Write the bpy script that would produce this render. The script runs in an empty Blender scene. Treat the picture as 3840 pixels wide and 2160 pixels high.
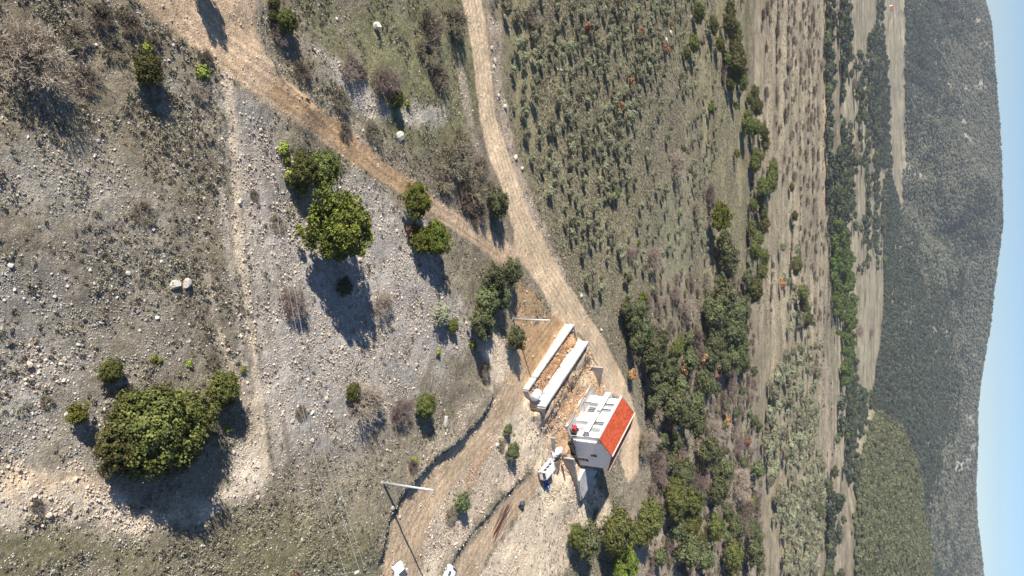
import bpy, bmesh, math, random
import numpy as np
from mathutils import Matrix, Vector
rnd = random.Random(7)
rng = np.random.default_rng(7)
S = bpy.context.scene
COL = S.collection

# ------------------------------------------------------------------ camera
PITCH = math.radians(32.5); FOC = 1803.0; CAMZ = 65.0
cU = np.array([0, math.sin(PITCH), math.cos(PITCH)])
cL = np.array([0, math.cos(PITCH), -math.sin(PITCH)])
cX = np.array([1.0, 0, 0])
cam_d = bpy.data.cameras.new('camera'); cam = bpy.data.objects.new('camera', cam_d); COL.objects.link(cam)
cam_d.sensor_width = 36; cam_d.lens = FOC / 2576 * 36; cam_d.clip_start = 0.5; cam_d.clip_end = 30000
cam.matrix_world = Matrix(((cU[0], -1, -cL[0], 0), (cU[1], 0, -cL[1], 0), (cU[2], 0, -cL[2], CAMZ), (0, 0, 0, 1)))
S.camera = cam

# ------------------------------------------------------------------ light
SUN_EL = math.radians(25.5); SH_AZ = math.radians(33)          # shadows run along (cos, sin)
w = bpy.data.worlds.new('World'); S.world = w; w.use_nodes = True
nt = w.node_tree; bg = nt.nodes['Background']
sky = nt.nodes.new('ShaderNodeTexSky'); sky.sky_type = 'NISHITA'; sky.sun_disc = False
sky.sun_elevation = SUN_EL; sky.sun_rotation = math.atan2(-math.cos(SH_AZ), -math.sin(SH_AZ))
sky.altitude = 900; sky.air_density = 0.68; sky.dust_density = 0.0; sky.ozone_density = 4.0
nt.links.new(sky.outputs[0], bg.inputs[0]); bg.inputs[1].default_value = 0.078
sd = bpy.data.lights.new('sun', 'SUN'); sd.energy = 5.0; sd.angle = math.radians(0.5); sd.color = (1.0, 0.945, 0.86)
so = bpy.data.objects.new('sun', sd); COL.objects.link(so)
tdir = Vector((math.cos(SH_AZ) * math.cos(SUN_EL), math.sin(SH_AZ) * math.cos(SUN_EL), -math.sin(SUN_EL)))
so.rotation_euler = tdir.to_track_quat('-Z', 'Y').to_euler(); so.location = (-60, -60, 200)
S.view_settings.view_transform = 'Standard'; S.view_settings.look = 'None'
S.view_settings.exposure = 0.70; S.view_settings.gamma = 1; S.view_settings.use_curve_mapping = False

# ------------------------------------------------------------------ helpers
def sstep(a, b, x):
    t = np.clip((x - a) / (b - a), 0, 1); return t * t * (3 - 2 * t)
def _h(ix, iy, s):
    n = (ix.astype(np.int64) * 374761393 + iy.astype(np.int64) * 668265263 + s * 974634541) & 0x7fffffff
    n = ((n ^ (n >> 13)) * 1274126177) & 0x7fffffff
    return ((n ^ (n >> 16)) & 0xffff) / 65535.0
def vnoise(x, y, s=0):
    ix = np.floor(x); iy = np.floor(y); fx = x - ix; fy = y - iy
    fx = fx * fx * (3 - 2 * fx); fy = fy * fy * (3 - 2 * fy)
    a = _h(ix, iy, s); b = _h(ix + 1, iy, s); c = _h(ix, iy + 1, s); d = _h(ix + 1, iy + 1, s)
    return (a + (b - a) * fx) * (1 - fy) + (c + (d - c) * fx) * fy
def fbm(x, y, f, o=4, s=0):
    r = 0; a = 0.5; t = 0
    for k in range(o):
        r = r + a * vnoise(x * f + 17.3 * k, y * f - 9.1 * k, s + k); t += a; a *= 0.5; f *= 2.03
    return r / t - 0.5                                           # about -0.5 .. 0.5
def smax(a, b, k):
    h = np.clip(0.5 + 0.5 * (a - b) / k, 0, 1); return b + (a - b) * h + k * h * (1 - h)
def seg_dist(x, y, P, closed=False):
    """distance to a polyline, and the side sign (positive = left of travel)"""
    P = np.asarray(P, float); n = len(P); best = np.full(x.shape, 1e9); side = np.zeros(x.shape); along = np.zeros(x.shape); acc = 0
    for i in range(n if closed else n - 1):
        a = P[i]; b = P[(i + 1) % n]; d = b - a; l2 = max(d @ d, 1e-9); ln = math.sqrt(l2)
        t = np.clip(((x - a[0]) * d[0] + (y - a[1]) * d[1]) / l2, 0, 1)
        ex = x - a[0] - t * d[0]; ey = y - a[1] - t * d[1]; q = np.hypot(ex, ey)
        m = q < best; best = np.where(m, q, best)
        side = np.where(m, np.sign(d[0] * (y - a[1]) - d[1] * (x - a[0])), side)
        along = np.where(m, acc + t * ln, along); acc += ln
    return best, side, along
def poly_in(x, y, P):
    P = np.asarray(P, float); n = len(P); c = np.zeros(x.shape, bool)
    for i in range(n):
        x0, y0 = P[i]; x1, y1 = P[(i + 1) % n]
        if y0 == y1: continue
        c ^= ((y0 > y) != (y1 > y)) & (x < (x1 - x0) * (y - y0) / (y1 - y0) + x0)
    return c
def poly_sd(x, y, P):                                             # positive inside
    q, _, _ = seg_dist(x, y, P, True); return np.where(poly_in(x, y, P), q, -q)

# ------------------------------------------------------------------ terrain height
TY = [-400, -50, 20, 45, 70, 90, 107, 128, 150, 200, 300, 400, 750, 1200, 1600, 2000, 3000, 12000]
TZ = [50, 13, 7.0, 4.6, 2.2, -0.6, -2.8, -3.9, -6.2, -10.5, -18, -25, -46, -63, -74, -80, -82, -90]
def ridge(x, y, tt, zz, yc, s1, s2, wob=0.0):
    t = x / np.maximum(y, 50)
    zc = np.interp(t, tt, zz); yy = yc + wob * fbm(x, y, 0.0016, 3, 5)
    return np.where(y < yy, zc - s1 * (yy - y), zc - s2 * (y - yy))
def tcol(Y): return (np.asarray(Y, float) - 724.5) / 2160
def elz(px, yd):
    a = (np.asarray(px, float) - 1288) / FOC
    return CAMZ + yd * (-math.sin(PITCH) + a * math.cos(PITCH)) / (math.cos(PITCH) + a * math.sin(PITCH))
R_FAR_T = tcol([-600, 0, 60, 133, 283, 383, 483, 560, 616, 733, 816, 900, 966, 1033, 1133, 1233, 1316, 1400, 1449, 2100])
R_FAR_Z = elz([2440, 2482, 2497, 2503, 2515, 2522, 2524, 2526, 2520, 2503, 2495, 2480, 2470, 2463, 2462, 2458, 2462, 2473, 2477, 2490], 2750) - 6
R_MID_T = tcol([420, 500, 516, 640, 760, 966, 1080, 1200, 1400])
R_MID_Z = elz([2240, 2290, 2316, 2345, 2370, 2400, 2405, 2395, 2380], 2150) - 6
R_NEAR_T = tcol([990, 1040, 1093, 1183, 1266, 1383, 1449, 1800])
R_NEAR_Z = elz([2150, 2186, 2268, 2308, 2328, 2348, 2353, 2372], 1250) - 5
def hz0(x, y):
    x = np.asarray(x, float); y = np.asarray(y, float)
    z = np.interp(y, TY, TZ)
    far = sstep(150, 400, y)
    z = z + fbm(x, y, 0.02, 3, 1) * (1.0 + 2.5 * far) * sstep(0, 30, np.abs(y - 120)) + fbm(x, y, 0.12, 3, 2) * 0.5
    # terrace steps of the old fields
    st = 34.0; q = (y + 26 * fbm(x, y, 0.006, 3, 9) + 0.10 * x) / st; f = q - np.floor(q)
    z = z + (sstep(0.0, 0.07, f) * 1.3 - f * 1.3) * -1.0 * sstep(270, 380, y) * (1 - sstep(900, 1200, y))
    n = ridge(x, y, R_NEAR_T, R_NEAR_Z, 1250, 0.17, 0.16, 60)
    m = ridge(x, y, R_MID_T, R_MID_Z, 2150, 0.16, 0.20, 0)
    f = ridge(x, y, R_FAR_T, R_FAR_Z, 2750, 0.31, 0.05, 0)
    spur = fbm(x * 1.0, y * 0.35, 0.0042, 4, 21) * 190 * sstep(1800, 2250, y) * (1 - sstep(2480, 2740, y))
    n = n + fbm(x, y, 0.008, 3, 31) * 14
    z = smax(z, n, 6); z = smax(z, m + spur * 0.5, 8); z = smax(z, f + spur, 10)
    return z

def rays(pts):
    p = np.asarray(pts, float)
    return cL[None] + ((p[:, 0] - 1288) / FOC)[:, None] * cU[None] + ((p[:, 1] - 724.5) / FOC)[:, None] * cX[None]
def unproj(pts, h=0.0, hf=None):
    """ground points (world) met by the survey sight lines of the photograph, h metres above ground"""
    hf = hf or hz; d = rays(pts); N = len(d)
    T = np.geomspace(35, 4500, 260)[None, :]
    X = d[:, 0:1] * T; Y = d[:, 1:2] * T; Z = CAMZ + d[:, 2:3] * T
    g = Z - hf(X, Y) - np.asarray(h).reshape(-1, 1) if np.ndim(h) else Z - hf(X, Y) - h
    hit = g < 0; i = np.where(hit.any(1), hit.argmax(1), 899)
    lo = T[0, np.maximum(i - 1, 0)]; hi = T[0, i]
    for _ in range(8):
        m = 0.5 * (lo + hi); b = (CAMZ + d[:, 2] * m - hf(d[:, 0] * m, d[:, 1] * m) - h) < 0
        hi = np.where(b, m, hi); lo = np.where(b, lo, m)
    return np.stack([d[:, 0] * hi, d[:, 1] * hi], 1)
def lvl(px, py, z):
    d = rays([(px, py)])[0]; s = (z - CAMZ) / d[2]; return (d[0] * s, d[1] * s)

# ---- building pit, walls and banks (world coordinates)
W1 = [(7.4, 128.3), (18.4, 110.5)]; W2 = [(10.9, 130.7), (21.7, 113.2)]
WR = [(33.85, 126.3), (44.3, 133.9)]
TRENCH = [W1[0], W1[1], W2[1], W2[0]]
PIT = [W2[0], W2[1], (25.6, 117.2), (29.6, 121.0), WR[0], (41.0, 131.6), (40.0, 138.0), (34.0, 145.0), (27.0, 146.0), (20.0, 144.5), (14.8, 137.5)]
BANKS = [  # polyline in survey pixels, rise of the side towards the valley's left, width of decay
    ([(948, 1460), (958, 1380), (975, 1305), (1010, 1235), (1080, 1165), (1160, 1098), (1215, 1040), (1243, 985), (1238, 955)], 1.15, 9.0),
    ([(1120, 1460), (1150, 1385), (1190, 1338), (1250, 1268), (1300, 1215), (1345, 1178)], 0.6, 6.0),
    ([(640, 60), (672, 140), (700, 190), (760, 240), (830, 300)], -1.0, 5.0),
]
BANKW = [(unproj(b[0], 0, hz0), b[1], b[2]) for b in BANKS]
def hz(x, y):
    x = np.asarray(x, float); y = np.asarray(y, float); sh = x.shape
    x = x.ravel(); y = y.ravel(); z = hz0(x, y)
    near = (y > 20) & (y < 170)
    if near.any():
        xn = x[near]; yn = y[near]; zn = z[near]
        for P, h, wd in BANKW:
            q, s, al = seg_dist(xn, yn, P); L = np.hypot(*np.diff(P, axis=0).T).sum()
            e = sstep(0, 5, al) * (1 - sstep(L - 5, L, al))
            s1 = np.where(s > 0, 1, -1) if h > 0 else np.where(s > 0, -1, 1)
            q = np.abs(q * s1 + 1.1 * fbm(xn, yn, .55, 3, 47)); up = sstep(-0.25, 0.55, q * s1)
            zn = zn + abs(h) * e * up * np.exp(-q / wd) * (0.8 + 0.8 * fbm(xn, yn, 0.25, 2, 41))
        zn = zn + 1.0 * np.exp(-((xn - 41) ** 2 + (yn - 128.5) ** 2) / 40)
        sp = poly_sd(xn, yn, PIT); st = poly_sd(xn, yn, TRENCH)
        rub = fbm(xn, yn, 0.35, 3, 43)
        # the house platform stands above the slope: held by walls on two sides, loose banks on the others
        q2, _, _ = seg_dist(xn, yn, W2); qr, _, _ = seg_dist(xn, yn, WR); hard = (q2 < 1.2) | (qr < 1.2)
        kp = np.where(hard, sstep(-.15, .25, sp), sstep(-3.2 + rub, 1.0 + rub, sp))
        zp = -0.85 - 1.95 * sstep(1.5, 9.0, q2) + 0.9 * rub * sstep(.5, 1.5, sp) - .25 * sstep(3, 0, q2)
        zn = zn * (1 - kp) + zp * kp
        kt = sstep(-0.1, 0.35, st); zn = zn * (1 - kt) + (-2.45 + 0.7 * rub) * kt
        z[near] = zn
    return z.reshape(sh)

# ------------------------------------------------------------------ zones
C_FIELD = (.29, .255, .195); C_GRAV = (.45, .435, .43); C_GRASS = (.23, .22, .125); C_OLIVE = (.31, .285, .185)
C_TAN = (.58, .46, .34); C_ORANGE = (.58, .445, .325); C_LIGHT = (.74, .58, .42); C_RUB = (.86, .72, .58); C_RED = (.40, .235, .125)
C_DRY = (.41, .355, .265); C_PALE = (.37, .335, .25); C_ROCK = (.36, .34, .31); C_FOREST = (.105, .10, .07); C_SCRUB = (.21, .18, .145)
# polygon in survey pixels, colour, stones, tufts, feather (m), strength, road name
ZPX = [
    ([(560, 240), (640, 240), (760, 350), (900, 440), (1000, 520), (1120, 700), (1200, 860), (1170, 900), (1050, 1010), (900, 1140), (700, 1160), (640, 1000), (610, 700), (580, 480)], C_GRAV, .9, .25, 3, .9, None),
    ([(0, 700), (120, 800), (240, 880), (230, 1050), (260, 1180), (0, 1190)], C_GRAV, .9, .2, 3, .75, None),
    ([(0, 380), (200, 420), (420, 470), (520, 640), (430, 700), (300, 560), (100, 560), (0, 520)], C_GRAV, .8, .3, 4, .55, None),
    ([(330, 190), (480, 150), (560, 220), (540, 300), (430, 290)], C_GRAV, 1.0, .2, 2, .7, None),
    ([(60, 560), (330, 560), (520, 720), (520, 860), (330, 900), (120, 800)], (.31, .285, .25), .7, .35, 4, .8, None),
    ([(150, 150), (330, 190), (520, 330), (560, 520), (470, 520), (300, 400), (130, 260)], (.27, .238, .175), .45, .55, 4, .8, None),
    ([(0, 0), (330, 0), (470, 110), (540, 180), (480, 200), (330, 150), (150, 120), (0, 60)], (.27, .235, .18), .5, .8, 3, .7, None),
    ([(540, 600), (600, 560), (640, 760), (660, 1000), (620, 1180), (540, 1000)], C_FIELD, .5, .6, 3, .7, None),
    ([(0, 1320), (300, 1345), (520, 1345), (640, 1260), (800, 1270), (960, 1290), (950, 1460), (0, 1460)], C_GRASS, .5, .9, 4, .9, None),
    ([(640, 1150), (900, 1140), (1050, 1010), (1180, 900), (1210, 960), (1090, 1110), (960, 1230), (930, 1290), (760, 1290)], C_FIELD, .8, .6, 3, .7, None),
    ([(760, 20), (1160, -20), (1190, 120), (1215, 330), (1040, 420), (900, 260), (780, 140)], (.235, .235, .135), .2, 1.0, 3, .95, None),
    ([(690, 120), (780, 140), (930, 300), (1080, 470), (1190, 590), (1090, 540), (950, 410), (800, 280)], (.32, .28, .225), .7, .6, 2, .8, None),
    ([(745, 90), (800, 110), (900, 190), (960, 270), (935, 280), (840, 190)], (.62, .60, .58), 1, .1, 1.5, .9, None),
    ([(1040, 250), (1110, 280), (1090, 320), (1030, 300)], (.62, .60, .58), 1, .1, 1.5, .85, None),
    ([(1040, 420), (1215, 330), (1280, 500), (1270, 560), (1180, 560)], C_SCRUB, .3, .9, 3, .8, None),
    ([(1225, -20), (1900, -20), (1880, 400), (1900, 700), (1780, 900), (1560, 780), (1460, 700), (1340, 500), (1250, 280)], C_OLIVE, .15, .9, 4, .95, None),
    ([(1440, 640), (1520, 620), (1620, 760), (1640, 900), (1600, 960), (1560, 880), (1500, 780)], (.28, .25, .175), .3, .9, 4, .9, None),
    ([(1560, 200), (1700, 150), (1760, 300), (1800, 560), (1780, 760), (1700, 860), (1620, 760), (1600, 480)], (.27, .245, .19), .1, .9, 6, .85, None),
    ([(1640, 480), (1720, 480), (1730, 700), (1690, 760), (1640, 620)], (.29, .285, .20), .1, .7, 6, .8, None),
    ([(1450, 300), (1520, 380), (1560, 560), (1500, 640), (1420, 480)], (.31, .275, .19), .1, .7, 8, .6, None),
    ([(1600, 1000), (1760, 860), (1880, 900), (1930, 1460), (1600, 1460), (1560, 1260)], (.34, .305, .25), .5, .6, 5, .9, None),
    ([(1590, 1180), (1640, 1180), (1740, 1300), (1800, 1460), (1600, 1460), (1560, 1330)], (.42, .36, .30), .6, .3, 4, .85, None),
    ([(1900, -20), (2090, -20), (2085, 560), (2070, 900), (2120, 1460), (1930, 1460), (1900, 1000), (1920, 640), (1890, 240)], C_DRY, .1, .5, 8, .9, None),
    ([(2074, -20), (2100, -20), (2090, 420), (2080, 520), (2065, 520), (2070, 300)], (.50, .38, .27), .2, .2, 4, .9, None),
    ([(2075, 880), (2098, 960), (2098, 1200), (2080, 1260), (2065, 1100)], (.44, .37, .29), .2, .2, 4, .8, None),
    ([(2130, -20), (2290, -20), (2300, 400), (2280, 560), (2262, 900), (2190, 1040), (2120, 1220), (2110, 1460), (2100, 1460), (2100, 900), (2120, 500)], C_PALE, .05, .3, 15, .9, None),
    # light gravel and footpaths
    ([(-20, 1183), (130, 1188), (290, 1196), (330, 1262), (440, 1275), (560, 1225), (600, 1120), (640, 1080), (700, 1200), (660, 1262), (560, 1262), (520, 1338), (300, 1345), (160, 1300), (-20, 1312)], (.78, .69, .58), .35, .03, 1.3, .95, None),
    ([(-20, 1190), (200, 1192), (290, 1215), (250, 1235), (-20, 1228)], (.78, .61, .44), .3, .03, 1.2, .9, None),
    # rubble round the site
    ([(1205, 880), (1250, 840), (1290, 875), (1300, 930), (1290, 960), (1235, 960)], C_RUB, 1.2, 0, 1.0, .95, None),
    ([(1240, 1080), (1330, 985), (1380, 1060), (1400, 1100), (1440, 1110), (1520, 1250), (1560, 1290), (1470, 1360), (1400, 1460), (1190, 1460), (1300, 1310), (1350, 1235), (1345, 1170), (1230, 1260), (1130, 1380), (1100, 1460), (1060, 1460), (1062, 1380), (1090, 1290), (1150, 1200)], C_RUB, 1.3, .15, 1.2, .95, None),
    ([(1100, 1240), (1230, 1110), (1300, 1180), (1220, 1270), (1130, 1380), (1080, 1370)], (.50, .43, .36), 1.0, .5, 1.5, .7, None),
    ([(1215, 1110), (1240, 1120), (1180, 1230), (1165, 1215)], (.55, .36, .22), .5, .1, .8, .8, None),
    ([(1020, 1190), (1200, 1000), (1240, 960), (1232, 1010), (1130, 1110), (1040, 1200)], (.44, .385, .31), .9, .4, 1.2, .8, None),
    ([(1110, 1020), (1195, 890), (1205, 905), (1125, 1050)], (.30, .265, .2), .2, .3, .6, .9, None),
    ([(1140, 150), (1165, 170), (1195, 330), (1215, 380), (1195, 390), (1165, 260)], (.52, .44, .37), 1.1, .2, 1.0, .8, None),
    ([(1225, 30), (1262, 60), (1262, 190), (1300, 400), (1345, 520), (1420, 680), (1450, 760), (1520, 860), (1560, 960), (1540, 960), (1480, 840), (1340, 590), (1260, 330), (1232, 160)], (.50, .42, .35), 1.1, .2, 1.0, .85, None),
]
ROADS = [  # name, polygon, colour
    ('gravel_road', [(1155, -30), (1205, -30), (1222, 60), (1238, 200), (1250, 300), (1290, 420), (1330, 530), (1370, 610), (1420, 700), (1470, 775), (1520, 850), (1560, 930), (1592, 1010), (1612, 1090), (1605, 1190), (1580, 1215), (1560, 1150), (1580, 1060), (1560, 1000), (1520, 985), (1500, 920), (1470, 850), (1415, 815), (1385, 812), (1385, 770), (1345, 700), (1300, 645), (1292, 575), (1265, 480), (1225, 380), (1205, 290), (1195, 180), (1180, 80)], C_LIGHT),
    ('dirt_road', [(320, -30), (640, -30), (634, 40), (660, 120), (700, 185), (770, 245), (860, 315), (960, 395), (1060, 470), (1160, 540), (1240, 590), (1300, 625), (1296, 665), (1255, 660), (1195, 610), (1110, 560), (1010, 490), (900, 420), (800, 350), (700, 280), (620, 225), (540, 160), (450, 90)], C_ORANGE),
    ('access_road', [(960, 1460), (970, 1380), (990, 1300), (1030, 1230), (1100, 1160), (1180, 1090), (1238, 1020), (1262, 970), (1290, 900), (1310, 830), (1385, 800), (1440, 815), (1425, 830), (1330, 975), (1320, 1000), (1270, 1060), (1210, 1140), (1130, 1230), (1085, 1300), (1060, 1380), (1055, 1460)], (.60, .465, .335)),
    ('site_track', [(1135, 1460), (1160, 1400), (1200, 1350), (1265, 1270), (1330, 1205), (1360, 1180), (1395, 1200), (1345, 1245), (1290, 1310), (1225, 1400), (1200, 1460)], (.60, .47, .345)),
]
PATHS = [  # survey-pixel centre lines, half width m, colour
    ([(606, 330), (630, 560), (655, 800), (680, 1000), (705, 1160)], .7, (.56, .51, .46)), ([(640, 330), (668, 560), (690, 760), (715, 960), (740, 1130)], .5, (.54, .50, .46)), ([(560, 480), (575, 640), (600, 820), (622, 980)], .5, (.50, .45, .40)),
    ([(570, 190), (588, 330), (594, 460), (604, 640), (624, 800), (640, 900), (650, 1000), (655, 1100), (668, 1190)], .65, (.73, .63, .51)),
    ([(520, 690), (545, 820), (572, 900), (600, 960), (640, 1060)], .5, (.60, .52, .42)),
    ([(1800, -20), (1770, 60), (1740, 110), (1720, 170)], .6, (.42, .36, .28)),
    ([(1990, 1000), (1985, 1120), (2000, 1290), (1990, 1449)], 2.5, (.40, .33, .25)),
    ([(1876, 1449), (1890, 1250), (1870, 1060), (1880, 900)], 2.0, (.42, .37, .30)),
    ([(2240, 60), (2262, 20), (2268, -20)], 3.5, (.48, .43, .38)),
    ([(2190, 1000), (2168, 1025), (2140, 1020), (2132, 980)], 1.8, (.30, .29, .22)),
]
ZW = [(unproj(z[0]),) + z[1:] for z in ZPX]
RW = [(n, unproj(p), c) for n, p, c in ROADS]
PW = [(unproj(p), hwid, c) for p, hwid, c in PATHS]
RUTS = [(unproj([(480, 20), (560, 110), (700, 215), (830, 315), (960, 415), (1100, 515), (1250, 615)]), 1.0),
        (unproj([(1190, 0), (1215, 200), (1250, 360), (1300, 520), (1370, 680), (1440, 790), (1530, 930)]), .9),
        (unproj([(1010, 1449), (1025, 1340), (1080, 1230), (1180, 1120), (1260, 1030), (1330, 900), (1400, 800)]), .8),
        (unproj([(1170, 1449), (1230, 1350), (1310, 1260), (1370, 1195)]), .8)]
def zones(x, y):
    N = len(x); far = sstep(150, 260, y)
    col = np.empty((N, 3)); col[:] = C_FIELD; stone = np.full(N, .5) * (1 - far); grass = np.full(N, .6); rid = np.full(N, -1)
    n1 = fbm(x, y, 0.18, 4, 51); n2 = fbm(x, y, 0.9, 3, 55)
    wob = (n1 * 2.2 + n2 * 0.8) 
    def paint(m, P, c, s, g, fe, k):
        P = np.asarray(P); pad = fe * 3 + 2
        b = (x > P[:, 0].min() - pad) & (x < P[:, 0].max() + pad) & (y > P[:, 1].min() - pad) & (y < P[:, 1].max() + pad)
        if not b.any(): return None, None
        sdv = poly_sd(x[b], y[b], P); ww = k * sstep(-0.5, 0.5, sdv / (2 * fe) + wob[b] * (0.9 if fe > 1 else 0.5))
        col[b] = col[b] * (1 - ww[:, None]) + np.asarray(c) * ww[:, None]
        stone[b] = stone[b] * (1 - ww) + s * ww; grass[b] = grass[b] * (1 - ww) + g * ww
        return b, sdv
    for P, c, s, g, fe, k, nm in ZW: paint(None, P, c, s, g, fe, k)
    for P, hwid, c in PW:
        q, sd_, al = seg_dist(x, y, P); ww = sstep(1.25, 0.55, q / hwid + wob * .5) * .8
        col[:] = col * (1 - ww[:, None]) + np.asarray(c) * ww[:, None]; stone *= 1 - .7 * ww; grass *= 1 - .9 * ww
    for i, (nm, P, c) in enumerate(RW):
        b, sdv = paint(None, P, c, .22, .03, .45, 1.0)
        if b is not None:
            idx = np.where(b)[0][sdv + wob[b] * .5 > -0.1]; rid[idx] = i
    near = (y > 15) & (y < 200)
    xn = x[near]; yn = y[near]; m = np.ones(near.sum())
    for P, sp in RUTS:
        q, s, al = seg_dist(xn, yn, P); q = q * s + fbm(al, q * 0, 0.08, 2, 61) * 1.2
        band = sstep(3.6, 2.6, np.abs(q))
        m *= 1 + band * (0.13 * np.cos(q * 5.2) + 0.10 * np.cos(q * 9.1 + 1.0) + .10 * fbm(al * .15, q * 2.2, 1.0, 3, 63))
    q_ = poly_sd(x, y, TRACKRED); kk = sstep(-1.2, 1.2, q_ + n1 * 3) * (rid == 1)
    col[:] = col * (1 - .6 * kk[:, None]) + np.asarray((.44, .285, .155)) * .6 * kk[:, None]
    # excavated earth
    sp = poly_sd(xn, yn, PIT); st = poly_sd(xn, yn, TRENCH); e = fbm(xn, yn, .3, 3, 71); e2 = fbm(xn, yn, 1.6, 3, 73)
    cn = col[near]; sn = stone[near]; gn = grass[near]; rn = rid[near]
    k = sstep(-2.2, -.6, sp + e); kc = sstep(-.15, .15, e + e2 * .4)
    earth = np.asarray((.60, .40, .245)) * (1 - kc[:, None]) + np.asarray((.72, .58, .44)) * kc[:, None]
    cn = cn * (1 - k[:, None]) + earth * k[:, None]; sn = sn * (1 - k) + .8 * k; gn = gn * (1 - k); rn = np.where(k > .5, 10, rn)
    k = sstep(-.3, .3, st); kc = sstep(-.2, .2, e2); earth = np.asarray((.36, .19, .10)) * (1 - kc[:, None]) + np.asarray((.52, .33, .20)) * kc[:, None]
    cn = cn * (1 - k[:, None]) + earth * k[:, None]; sn = sn * (1 - k) + .5 * k; gn = gn * (1 - k); rn = np.where(k > .5, 11, rn)
    # dug earth by the upper wall
    hit = poly_sd(xn, yn, DUG); k = sstep(-.6, .6, hit + e * 2) * .85; cn = cn * (1 - k[:, None]) + np.asarray((.47, .31, .175)) * k[:, None]
    col[near] = cn * m[:, None]; stone[near] = sn; grass[near] = gn; rid[near] = rn
    # wooded hills
    base = np.interp(y, TY, TZ); hz_ = hz0(x, y); up = sstep(3, 10, hz_ - base) * sstep(800, 900, y)
    rock = .8 * sstep(.16, .26, fbm(x * 1.3, y * .55, .026, 3, 81) * .8 + fbm(x, y, .006, 2, 83) * .5 + .10 * sstep(2200, 2700, y) - .05)
    fc = np.asarray(C_FOREST) * (1 - rock[:, None]) + np.asarray((.42, .40, .37)) * rock[:, None]
    col[:] = col * (1 - up[:, None]) + fc * up[:, None]; stone *= 1 - up; grass *= 1 - up
    rid[(up > .5)] = 20; rid[(rid < 0) & (y > 420)] = 21
    # streaks along the contour of the old terraces
    ft = sstep(180, 280, y) * (1 - up); s1 = fbm(x * .02, y * .11, 1.0, 4, 91); s2 = fbm(x * .12, y * .35, 1.0, 3, 93)
    col *= (1 + ft * (s1 * 1.1 + s2 * .6))[:, None]
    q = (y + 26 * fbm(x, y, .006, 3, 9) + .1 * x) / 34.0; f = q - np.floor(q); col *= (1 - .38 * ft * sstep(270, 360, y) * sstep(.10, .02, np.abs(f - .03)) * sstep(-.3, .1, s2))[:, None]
    col *= np.array([1.05, 1.0, .90])
    return np.clip(col, .01, .84), stone, grass, rid, up, rock
TRACKRED = unproj([(690, 200), (760, 230), (870, 310), (980, 400), (1080, 480), (1080, 540), (960, 470), (820, 370), (700, 280), (660, 230)])
DUG = unproj([(1300, 700), (1345, 740), (1385, 790), (1430, 815), (1335, 970), (1318, 930), (1290, 850), (1300, 790)])

# ------------------------------------------------------------------ materials
def nodes(m): m.use_nodes = True; return m.node_tree, m.node_tree.nodes, m.node_tree.links
MATS = {}
def mat(name, c, rough=.7, metal=0.0, var=.12, scale=3.0, bump=0.0, spec=.4):
    if name in MATS: return MATS[name]
    m = bpy.data.materials.new(name); t, N, L = nodes(m); b = N['Principled BSDF']
    b.inputs['Roughness'].default_value = rough; b.inputs['Metallic'].default_value = metal; b.inputs['Specular IOR Level'].default_value = spec
    tc = N.new('ShaderNodeTexCoord'); no = N.new('ShaderNodeTexNoise'); no.inputs['Scale'].default_value = scale; no.inputs['Detail'].default_value = 6
    L.new(tc.outputs['Object'], no.inputs['Vector'])
    mp = N.new('ShaderNodeMapRange'); mp.inputs[1].default_value = .3; mp.inputs[2].default_value = .7; mp.inputs[3].default_value = 1 - var; mp.inputs[4].default_value = 1 + var
    L.new(no.outputs[0], mp.inputs[0])
    mx = N.new('ShaderNodeMix'); mx.data_type = 'RGBA'; mx.blend_type = 'MULTIPLY'; mx.inputs[0].default_value = 1
    mx.inputs[6].default_value = (*c, 1); L.new(mp.outputs[0], mx.inputs[7]); L.new(mx.outputs[2], b.inputs['Base Color'])
    if bump:
        bp = N.new('ShaderNodeBump'); bp.inputs['Strength'].default_value = .8; bp.inputs['Distance'].default_value = bump
        L.new(no.outputs[0], bp.inputs['Height']); L.new(bp.outputs[0], b.inputs['Normal'])
    MATS[name] = m; return m
def foliage(name, dark, light, rough=.6, val=.35):
    if name in MATS: return MATS[name]
    m = bpy.data.materials.new(name); t, N, L = nodes(m); b = N['Principled BSDF']; b.inputs['Roughness'].default_value = rough; b.inputs['Specular IOR Level'].default_value = .25
    at = N.new('ShaderNodeAttribute'); at.attribute_name = 'tint'
    mx = N.new('ShaderNodeMix'); mx.data_type = 'RGBA'; mx.inputs[6].default_value = (*dark, 1); mx.inputs[7].default_value = (*light, 1)
    L.new(at.outputs['Fac'], mx.inputs[0])
    oi = N.new('ShaderNodeObjectInfo'); mp = N.new('ShaderNodeMapRange'); mp.inputs[3].default_value = 1 - val; mp.inputs[4].default_value = 1 + val
    L.new(oi.outputs['Random'], mp.inputs[0])
    hs = N.new('ShaderNodeHueSaturation'); L.new(mx.outputs[2], hs.inputs['Color']); L.new(mp.outputs[0], hs.inputs['Value'])
    ma = N.new('ShaderNodeMath'); ma.operation = 'MULTIPLY_ADD'; ma.inputs[1].default_value = .05; ma.inputs[2].default_value = .475; L.new(oi.outputs['Random'], ma.inputs[0])
    L.new(ma.outputs[0], hs.inputs['Hue']); L.new(hs.outputs[0], b.inputs['Base Color'])
    MATS[name] = m; return m
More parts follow.
